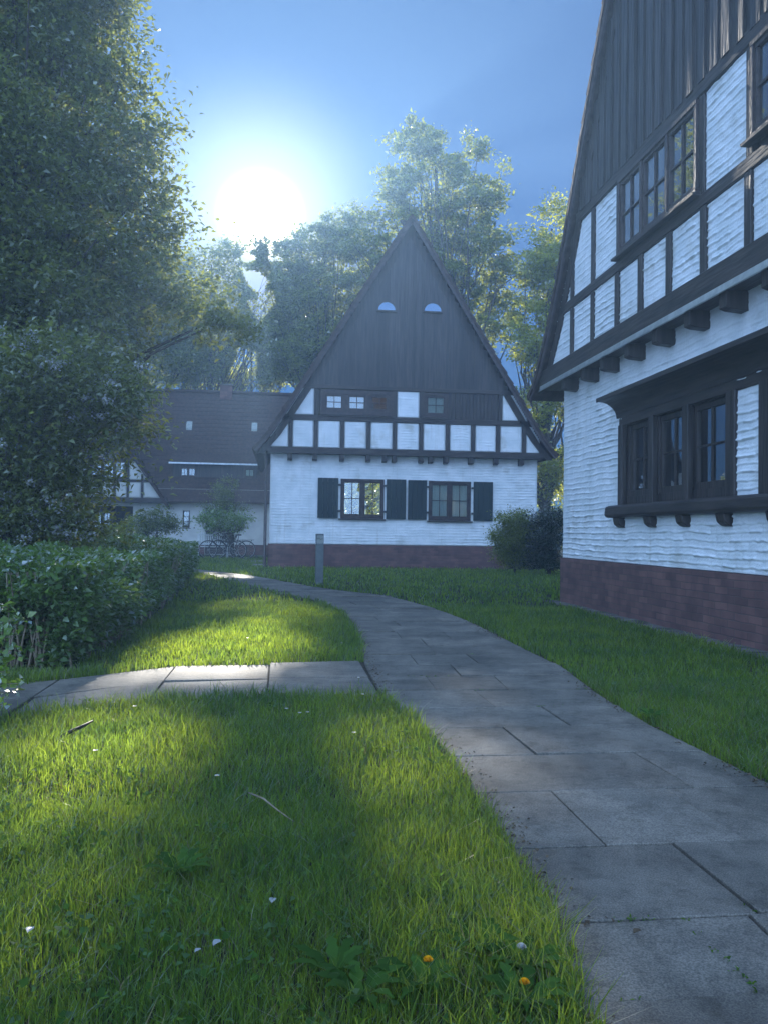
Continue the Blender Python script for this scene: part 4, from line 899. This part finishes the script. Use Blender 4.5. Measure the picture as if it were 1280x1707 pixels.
# lime-green sprigs at the left edge, close
sr = np.random.default_rng(61); sp = empty('leafy_shrub', (-2.25, 4.75, 0)); tag(sp, 'bright lime-leaved sprigs poking in at the left edge beside the side path', 'shrub')
b = MB(); LP = []; LD = []
tips = [at(30, 1030, 4.75), at(44, 1035, 4.8), at(20, 1060, 4.7), at(28, 1080, 4.7), at(12, 1010, 4.75), at(35, 1140, 4.6), at(22, 1155, 4.6), at(5, 1175, 4.5), at(8, 1120, 4.6), at(-40, 1000, 4.7), at(-60, 1050, 4.6), at(-50, 1100, 4.5), at(-90, 960, 4.8), at(-30, 960, 4.9), at(25, 1095, 4.7)]
for t in tips:
    s = np.array([-2.25+sr.normal()*.06, 4.75+sr.normal()*.06, 0]); m1 = s*.45+t*.55+np.array([-.03, 0, .10]); p = [s, s*.75+t*.25+np.array([-.05, 0, .12]), m1, t]
    b.tube([q-np.array([-2.25, 4.75, 0]) for q in p], [.008, .006, .0045, .002], 6)
    for u in np.linspace(.35, 1.0, 15):
        q = m1*(1-u)+t*u if u > 0 else m1
        for _ in range(3): LP.append(q+sr.normal(size=3)*.014); LD.append(sr.normal(size=3))
leaves('foliage', np.array(LP)-np.array([-2.25, 4.75, 0]), .042, 'leaf_lime', sp, aspect=.75, prune=False, seed=62, svar=.3)
b.build('stem', M['twig'], sp, smooth=True)

# ------------------------------------------------------------------ grass
def on_hard(x, y, g=.0):
    p = (x > pl(y)-g*.2+.015) & (x < pr(y)-.01) & (y < 28)
    c = (x < .7) & (y > cb(x)+.02) & (y < ct(x)-.02)
    h = (x > 4.24) & (y < 13.3) | ((x > -.4) & (x < 8.0) & (y > FY-.06) & (y < FY+9.2)) | (y > RY-.1) & (x < 1.5)
    e = (y > 6.5) & (y < 21.6) & (x < hx(y)-.1)
    return p | c | h | e
def blades(name, n, d0, d1, wd, hg, m, seed, dens=None, lean=.6, label=None):
    r = np.random.default_rng(seed); t = r.random(n)
    dpt = np.sqrt(d0*d0+(d1*d1-d0*d0)*t); lat = (r.random(n)*2-1)*(dpt*.62+.8)
    x = dpt*math.sin(YAW)+lat*math.cos(YAW); y = dpt*math.cos(YAW)-lat*math.sin(YAW)
    k = ~on_hard(x, y)
    if dens is not None: k &= dens(x, y, r)
    # bare, trodden spots
    k &= (N1(x*2.3, y*2.3)*.6+N2(x*7, y*7)*.4+r.random(n)*.55) > .38
    x = x[k]; y = y[k]; n = len(x); dpt = dpt[k]
    dl = np.minimum(np.minimum(abs(x-pl(y)), abs(x-pr(y))), np.minimum(abs(y-ct(x))+(x > .9)*9, abs(y-cb(x))+(x > .9)*9))
    h = hg*(.35+.95*r.random(n)**2)*(.45+.55*N3(x*1.9, y*1.9)+.55*N4(x*6, y*6))*(1+.3*np.exp(-dl/.10))
    a = r.random(n)*2*np.pi; ln = lean*h*(.3+1.4*r.random(n)); dx, dy = np.cos(a)*ln, np.sin(a)*ln
    b_ = a+np.pi/2+r.normal(size=n)*.5; w2 = wd*(.6+.8*r.random(n))*.5; wx, wy = np.cos(b_)*w2, np.sin(b_)*w2
    z0 = np.full(n, -.012)
    V = np.stack([np.stack([x-wx, y-wy, z0], 1), np.stack([x+wx, y+wy, z0], 1),
                  np.stack([x-wx*.75+dx*.3, y-wy*.75+dy*.3, h*.55], 1), np.stack([x+wx*.75+dx*.3, y+wy*.75+dy*.3, h*.55], 1),
                  np.stack([x-wx*.12+dx, y-wy*.12+dy, h], 1), np.stack([x+wx*.12+dx, y+wy*.12+dy, h], 1)], 1).reshape(-1, 3)
    base = np.arange(n)[:, None]*6
    F = np.concatenate([base+np.array([[0, 1, 3, 2]]), base+np.array([[2, 3, 5, 4]])], 0)
    return tag(mesh_np(name, V, F, M[m]), label, None, None, 'stuff')
G = [(135000, .9, 3.2, .0034, .066, 1), (165000, 3.2, 6.2, .0045, .064, 2), (185000, 6.2, 12.5, .008, .06, 3), (170000, 12.5, 34, .02, .075, 4)]
for q, (n, a, c, wd, hg, sd_) in enumerate(G): blades('grass', n, a, c, wd, hg, 'grass', sd_)
blades('grass', 30000, .9, 6, .003, .06, 'dry', 9, lean=1.1); 
blades('grass', 4000, .9, 5.5, .005, .10, 'grass', 12, lean=.45, dens=lambda x, y, r: (N2(x*1.2+5, y*1.2) > .6))
# low broad-leaved ground cover among the grass
r = np.random.default_rng(71); n = 2600; dpt = 1.3+6*r.random(n); lat = (r.random(n)*2-1)*(dpt*.5+.2)
x = dpt*math.sin(YAW)+lat*math.cos(YAW); y = dpt*math.cos(YAW)-lat*math.sin(YAW); k = ~on_hard(x, y) & (N1(x*1.5+3, y*1.5) > .52); x, y = x[k], y[k]
kk = np.repeat(np.arange(len(x)), 5); P = np.stack([x[kk]+r.normal(size=len(kk))*.02, y[kk]+r.normal(size=len(kk))*.02, .02+.03*r.random(len(kk))], 1)
tag(leaves('ground_cover', P, .017, 'weed', None, aspect=.9, prune=False, up=1.5, seed=72), kind='stuff')

# tufts and moss in the paving joints
r = np.random.default_rng(91); JX = []; JY = []
for k, y0 in enumerate(rows[3:14]):
    n = 34; x = pl(y0)+(pr(y0)-pl(y0))*r.random(n); kk = N1(x*3, y0*5+x*0) > .8; JX += list(x[kk]); JY += list(y0+r.normal(size=kk.sum())*.004)
for x0, ya, yb in ((1.11, 1.83, 2.21), (1.34, 2.15, 2.3)):
    n = 9; y = ya+(yb-ya)*r.random(n); JX += list(x0+r.normal(size=n)*.004); JY += list(y)
JX = np.array(JX); JY = np.array(JY); kk = np.repeat(np.arange(len(JX)), 7)
P = np.stack([JX[kk]+r.normal(size=len(kk))*.007, JY[kk]+r.normal(size=len(kk))*.005, np.full(len(kk), .004)+r.random(len(kk))*.006], 1)
tag(leaves('joint_moss', P, .010, 'weed', None, aspect=.45, prune=False, up=.2, hang=-.6, seed=92), kind='stuff')

# ------------------------------------------------------------------ bollard lamp
bp = gnd(532, 975)
bl = empty('bollard_light', (bp[0], bp[1], 0), rad(4)); tag(bl, 'square grey bollard light standing on the lawn before the front house', 'bollard light')
b = MB(); b.box(-.075, .075, -.075, .075, -.05, .84); b.build('post', M['lamp_metal'], bl, bevel=.008)
b = MB(); b.box(-.075, .075, -.075, .075, 1.0, 1.035); b.build('cap', M['lamp_metal'], bl, bevel=.006)
b = MB()
for sx in (-1, 1):
    for sy in (-1, 1): b.box(sx*.062, sx*.075, sy*.062, sy*.075, .84, 1.0)
b.build('lamp_cage', M['lamp_metal'], bl)
b = MB(); b.box(-.06, .06, -.06, .06, .842, .998); b.build('lens', M['lamp_glass'], bl)
b = MB(); b.tube([(-.05, -.063, .93), (-.015, -.063, .955), (.015, -.063, .92), (.05, -.063, .945)], .008, 6); b.build('emblem', M['lamp_metal'], bl)

# ------------------------------------------------------------------ bench
BY = 34.2; bx0, bx1 = X(332, BY), X(381, BY); bw = bx1-bx0
be = empty('garden_bench', ((bx0+bx1)/2, BY, 0)); tag(be, 'white slatted garden bench against the rear house wall behind the bicycles', 'bench')
b = MB()
for q in range(4): b.box(-bw/2, bw/2, -.42+.1*q, -.34+.1*q, .43, .455)
b.build('seat', M['picket'], be, bevel=.004)
b = MB(); ns = 16
for q in range(ns):
    u = -bw/2+.05+(bw-.1)*q/(ns-1); hh = .96+.05*abs(math.sin(q/(ns-1)*math.pi*3)); b.box(u-.022, u+.022, .0, .02, .5, hh)
b.box(-bw/2, bw/2, -.02, -.001, .52, .58); b.box(-bw/2, bw/2, .021, .04, .88, .93)
b.build('backrest', M['picket'], be)
for sx in (-1, 1):
    for yy_, hh in ((-.4, .44), (.01, .95)):
        b = MB(); b.box(sx*bw/2-.03, sx*bw/2+.03, yy_-.03, yy_+.03, 0, hh); b.build('leg', M['picket'], be, bevel=.004)
    b = MB(); b.box(sx*bw/2-.035, sx*bw/2+.035, -.43, .02, .64, .67); b.build('armrest', M['picket'], be, bevel=.004)

# ------------------------------------------------------------------ bicycles
def bicycle(x, y, rz, label):
    B = empty('bicycle', (x, y, 0), rz); tag(B, label, 'bicycle', 'bicycles parked by the bench'); R_ = .345; wb = .56
    for nm, cx in (('front', -wb), ('rear', wb)):
        b = MB(); b.ring((cx, 0, R_), R_-.018, .012, n=48); b.tube([(cx, -.03, R_), (cx, .03, R_)], .02, 8)
        for q in range(18):
            a = q*math.pi/9; b.tube([(cx, .012*(-1)**q, R_), (cx+(R_-.02)*math.cos(a), 0, R_+(R_-.02)*math.sin(a))], .0025, 4)
        wo = b.build('wheel', M['alloy'], B)
        b = MB(); b.ring((cx, 0, R_), R_, .02, n=48); b.build('tyre', M['rubber'], wo, smooth=True)
        b = MB(); v = []; f = []
        for q in range(13):
            a = math.radians(20+q*(120/12)) if nm == 'front' else math.radians(5+q*(150/12))
            for s_ in (-.025, .025): v.append((cx+(R_+.035)*math.cos(a), s_, R_+(R_+.035)*math.sin(a)))
        f = [(2*q, 2*q+2, 2*q+3, 2*q+1) for q in range(12)]; b.add(v, f); b.build('mudguard', M['bike_paint'], wo)
    b = MB(); bb_ = (.10, 0, .28); st = (.24, 0, .78); hd = (-.36, 0, .84); hl = (-.40, 0, .68)
    for p, q in ((bb_, st), (bb_, hl), (hd, hl), ((.2, 0, .62), (-.37, 0, .80))): b.tube([p, q], .018, 8)
    for s_ in (-.05, .05): b.tube([bb_, (wb, s_, R_)], .011, 6); b.tube([(.21, 0, .66), (wb, s_, R_)], .010, 6)
    b.build('frame', M['bike_paint'], B, smooth=True)
    b = MB()
    for s_ in (-.05, .05): b.tube([(-.40, 0, .70), (-.41, s_, .66), (-.47, s_, .5), (-wb, s_, R_)], .012, 6)
    b.build('fork', M['bike_paint'], B, smooth=True)
    b = MB(); b.tube([hd, (-.34, 0, 1.0)], .014, 6); b.tube([(-.16, -.28, 1.0), (-.28, -.26, 1.03), (-.36, -.1, 1.02), (-.36, .1, 1.02), (-.28, .26, 1.03), (-.16, .28, 1.0)], .012, 6); b.build('handlebar', M['alloy'], B, smooth=True)
    b = MB(); b.prism_x([(-.09, .90), (.09, .90), (.08, .95), (-.08, .95)], .22, .36); b.prism_x([(-.03, .91), (.03, .91), (.025, .945), (-.025, .945)], .07, .2199); b.tube([(.24, 0, .76), (.26, 0, .9)], .013, 6); b.build('saddle', M['saddle'], B, bevel=.01)
    b = MB(); b.tube([(bb_[0], -.07, .28), (bb_[0]+.12, -.07, .16)], .010, 6); b.tube([(bb_[0], .07, .28), (bb_[0]-.12, .07, .40)], .010, 6); b.box(.17, .27, -.15, -.08, .14, .165); b.box(-.07, .03, .08, .15, .39, .415); b.ring((bb_[0], -.045, .28), .09, .008, n=24); b.build('crank', M['alloy'], B)
    b = MB()
    for s_ in (-.06, .06): b.tube([(.26, s_, .70), (.5, s_, .73), (.86, s_, .74)], .007, 6); b.tube([(.78, s_, .74), (wb, s_, R_)], .006, 6)
    for u in (.4, .55, .7, .85): b.tube([(u, -.06, .738), (u, .06, .738)], .006, 6)
    b.build('luggage_rack', M['iron'], B, smooth=True)
    b = MB(); b.tube([(.1, .06, .28), (.2, .2, .0)], .008, 6); b.build('kickstand', M['alloy'], B)
    return B
bY = 33.0
bicycle(X(373, bY), bY, rad(3), 'dark bicycle with its front wheel before the white bench, left of the two')
bicycle(X(388, bY+.35), bY+.35, rad(-4), 'dark bicycle reaching right of the small tree trunk toward the house corner')
for q, (px, py) in enumerate(((428, 937), (432, 943))):
    g = gnd(px, py); b = MB(); b.box(-.22, .22, -.12, .12, -.02, .05); o = b.build('stepping_stone', M['plaster'], None, bevel=.02); o.location = (g[0], g[1], 0)
    tag(o, ('pale flat stone at the front house corner by the bicycles, the farther one', 'pale flat stone at the front house corner, the one nearer the path')[q], 'stone', 'pale stones by the house corner')

# ------------------------------------------------------------------ lawn details
def dandelion(px, py, label, head, flowers):
    g = gnd(px, py); r = np.random.default_rng(int(px)); o = empty('dandelion', (g[0], g[1], 0)); tag(o, label, 'dandelion', 'dandelions in the lawn')
    V = []; F = []
    for q in range(11):
        a = q*2*math.pi/11+r.normal()*.2; L = .075+.05*r.random(); n = 7; i0 = len(V); ca, sa = math.cos(a), math.sin(a)
        for t in range(n+1):
            u = t/n; w2 = .013*math.sin(math.pi*min(u*.9+.08, 1))*(1.35 if t % 2 else .7)+.001; zz = .05*math.sin(u*2.0)+.012
            V += [(ca*u*L-sa*w2, sa*u*L+ca*w2, zz+.004), (ca*u*L+sa*w2, sa*u*L-ca*w2, zz+.004)]
        F += [(i0+2*t, i0+2*t+1, i0+2*t+3, i0+2*t+2) for t in range(n)]
    mesh_np('leaf_rosette', V, F, M['weed'], o)
    for (fx, fy, fz) in flowers:
        b = MB(); b.tube([(0, 0, 0), (fx*.5, fy*.5, fz*.6), (fx, fy, fz)], .0022, 5); st = b.build('flower_stem', M['weed'], o, smooth=True)
        V = []; F = []
        for q in range(110):
            a = r.random()*6.283; ph = r.random()**.6*1.25; L = .013; d = np.array([math.cos(a)*math.sin(ph), math.sin(a)*math.sin(ph), math.cos(ph)]); s_ = np.cross(d, (0, 0, 1)); s_ /= np.linalg.norm(s_)+1e-6; c = np.array([fx, fy, fz]); i0 = len(V)
            V += [c+d*.002-s_*.001, c+d*.002+s_*.001, c+d*L+s_*.0016, c+d*L-s_*.0016]; F.append((i0, i0+1, i0+2, i0+3))
        mesh_np('flower_head', V, F, M[head], st)
dandelion(705, 1668, 'dandelion with one half-closed orange-yellow flower in the near lawn', 'yellow', [(.01, .0, .085)])
dandelion(868, 1692, 'dandelion with open yellow flower at the lawn edge by the path, lowest right', 'yellow', [(.01, .01, .06)])
dandelion(868, 1632, 'dandelion gone to white near the path edge', 'petal', [(.0, .0, .07)])
dandelion(300, 1470, 'dandelion leaf rosette without a flower in the middle of the near lawn', 'yellow', [])
dandelion(800, 1600, 'leafy dandelion rosette just above the yellow flowers at the path edge', 'yellow', [])
dandelion(600, 1680, 'broad leafy dandelion rosette at the bottom of the picture', 'yellow', [])
dandelion(560, 1640, 'small dandelion rosette left of the yellow flower', 'yellow', [])
dandelion(1085, 1205, 'dandelion rosette growing on the far side edge of the path', 'yellow', [])
def daisy(px, py, label):
    h = .055+.02*random.random(); g = gnd(px, py, h); o = empty('daisy', (g[0], g[1], 0)); tag(o, label, 'daisy', 'daisies in the lawn')
    b = MB(); b.tube([(0, 0, 0), (.003, .002, h)], .0012, 5); b.build('stem', M['weed'], o)
    V = []; F = []
    for q in range(16):
        a = q*math.pi/8; ca, sa = math.cos(a), math.sin(a); i0 = len(V); L = .012; w2 = .0022
        V += [(ca*.003, sa*.003, h), (ca*L*.6-sa*w2, sa*L*.6+ca*w2, h+.004), (ca*L, sa*L, h+.003), (ca*L*.6+sa*w2, sa*L*.6-ca*w2, h+.004)]; F.append((i0, i0+1, i0+2, i0+3))
    mesh_np('petals', V, F, M['petal'], o)
    b = MB(); b.tube([(0, 0, h), (0, 0, h+.004)], [.0038, .002], 8); b.build('flower_eye', M['yellow'], o)
for px, py, l in ((513, 1188, 'daisy just below the side path, right one of the close pair'), (500, 1189, 'daisy just below the side path, left one of the close pair'), (478, 1182, 'daisy just below the side path, left of the pair'), (598, 1130, 'daisy where the side path meets the main path'),
                  (570, 1072, 'daisy in the far lawn near the bend of the main path'), (413, 1064, 'daisy in the middle of the far lawn'), (362, 1294, 'small daisy in the upper middle of the near lawn'), (247, 1056, 'daisy beside the hedge foot in the far lawn'), (160, 1252, 'small daisy right of the dark stick'),
                  (605, 1158, 'small white flower lying at the joint of the two paths'), (590, 1222, 'daisy near the right curve of the near lawn'), (225, 1178, 'daisy at the left end of the lawn edge below the side path')):
    daisy(px, py, l)
def stick(name, label, pts, rs, m, cat='stick'):
    P = [np.array([*gnd(px, py, z), z]) for px, py, z in pts]; b = MB(); c = P[0]; b.tube([p-c for p in P], rs, 7)
    o = b.build(name, M[m], None, smooth=True); o.location = tuple(c); tag(o, label, cat)
stick('stick', 'dark wet stick lying in the grass at the left', [(102, 1228, .035), (120, 1219, .05), (138, 1211, .06), (155, 1202, .075)], [.008, .010, .009, .005], 'stick')
stick('twig', 'thin dry twig lying on the near lawn', [(415, 1322, .06), (440, 1332, .07), (462, 1350, .06), (490, 1370, .05)], [.003, .004, .003, .002], 'twig', 'twig')
def litter(name, label, px, py, m, s, seed, z=.02, grp=None, n=1):
    r = np.random.default_rng(seed); g = gnd(px, py, z); V = []; F = []; N_ = 7
    for i in range(N_):
        for j in range(4):
            u = i/(N_-1); w2 = math.sin(math.pi*(u*.92+.04))*.32*s; v = (j/3-.5)*2
            V.append(((u-.5)*s, v*w2, .004+abs(v)*s*.12+.12*s*math.sin(u*3.1)*r.uniform(.7, 1.2)))
    F = [(i*4+j, i*4+j+1, (i+1)*4+j+1, (i+1)*4+j) for i in range(N_-1) for j in range(3)]
    o = mesh_np(name, V, F, M[m], None, smooth=True); o.location = (g[0], g[1], z-.004); o.rotation_euler = (0, 0, r.uniform(0, 6)); tag(o, label, 'leaf', grp)
litter('dead_leaf', 'dark curled dead leaf on the path at the lawn edge, biggest one', 740, 1254, 'debris', .055, 1, grp='dead leaves on the path')
for k, (px, py, l) in enumerate(((935, 1552, 'dead leaf beside the lawn at the lower path joint'), (958, 1590, 'dead leaf at the lawn corner near the bottom of the path'), (870, 1440, 'small dead leaf on the path edge below the green lawn curve'), (1062, 1555, 'dead leaf in the cross joint of the lowest slabs'), (1130, 1240, 'dark dead leaf at the right lawn edge of the path'), (805, 1385, 'small dead leaf halfway down the left path edge'), (1095, 1215, 'pale dead leaf by the rosette on the right path edge'), (985, 1700, 'dead leaf at the very bottom of the path'))):
    litter('dead_leaf', l, px, py, 'debris', .032, k+5, grp='dead leaves on the path')
for k, (px, py, l) in enumerate(((455, 1503, 'pale white leaf lying in the centre of the near lawn'), (362, 1574, 'pale fallen leaf low in the near lawn, left of centre'), (330, 1586, 'small pale fallen leaf beside the larger one low in the near lawn'), (50, 1552, 'pale fallen leaf at the lower left edge of the lawn'))):
    litter('fallen_leaf', l, px, py, 'blossom', .03 if k != 2 else .02, k+30, z=.07, grp='pale leaves fallen on the lawn')
# crumbs of soil and grit along the path joints and edges
r = np.random.default_rng(81); n = 2600; y = 1.2+9*r.random(n)**1.6; left_ = r.random(n) < .5
x = np.where(left_, pl(y)+abs(r.normal(size=n))*.05, pr(y)-abs(r.normal(size=n))*.06)
k = (N1(y*2, x*2) > .45); x, y = x[k], y[k]
P = np.stack([x, y, np.full(len(x), .016)], 1); tag(leaves('path_litter', P, .012, 'debris', None, aspect=.9, prune=False, up=2, hang=0, seed=82), kind='stuff')

# ------------------------------------------------------------------ added haze, stands in for the veil of lens glare
hzm, t = mat('haze'); o = t.nodes.new('ShaderNodeOutputMaterial'); v = t.nodes.new('ShaderNodeVolumePrincipled')
v.inputs['Color'].default_value = (.33, .57, .92, 1); v.inputs['Density'].default_value = .0030; v.inputs['Anisotropy'].default_value = .52
link(t, v.outputs[0], o.inputs['Volume'])
b = MB(); b.box(-43, 43, -11, 63, -1.1, 30); hz = b.build('haze', hzm); tag(hz, kind='stuff')
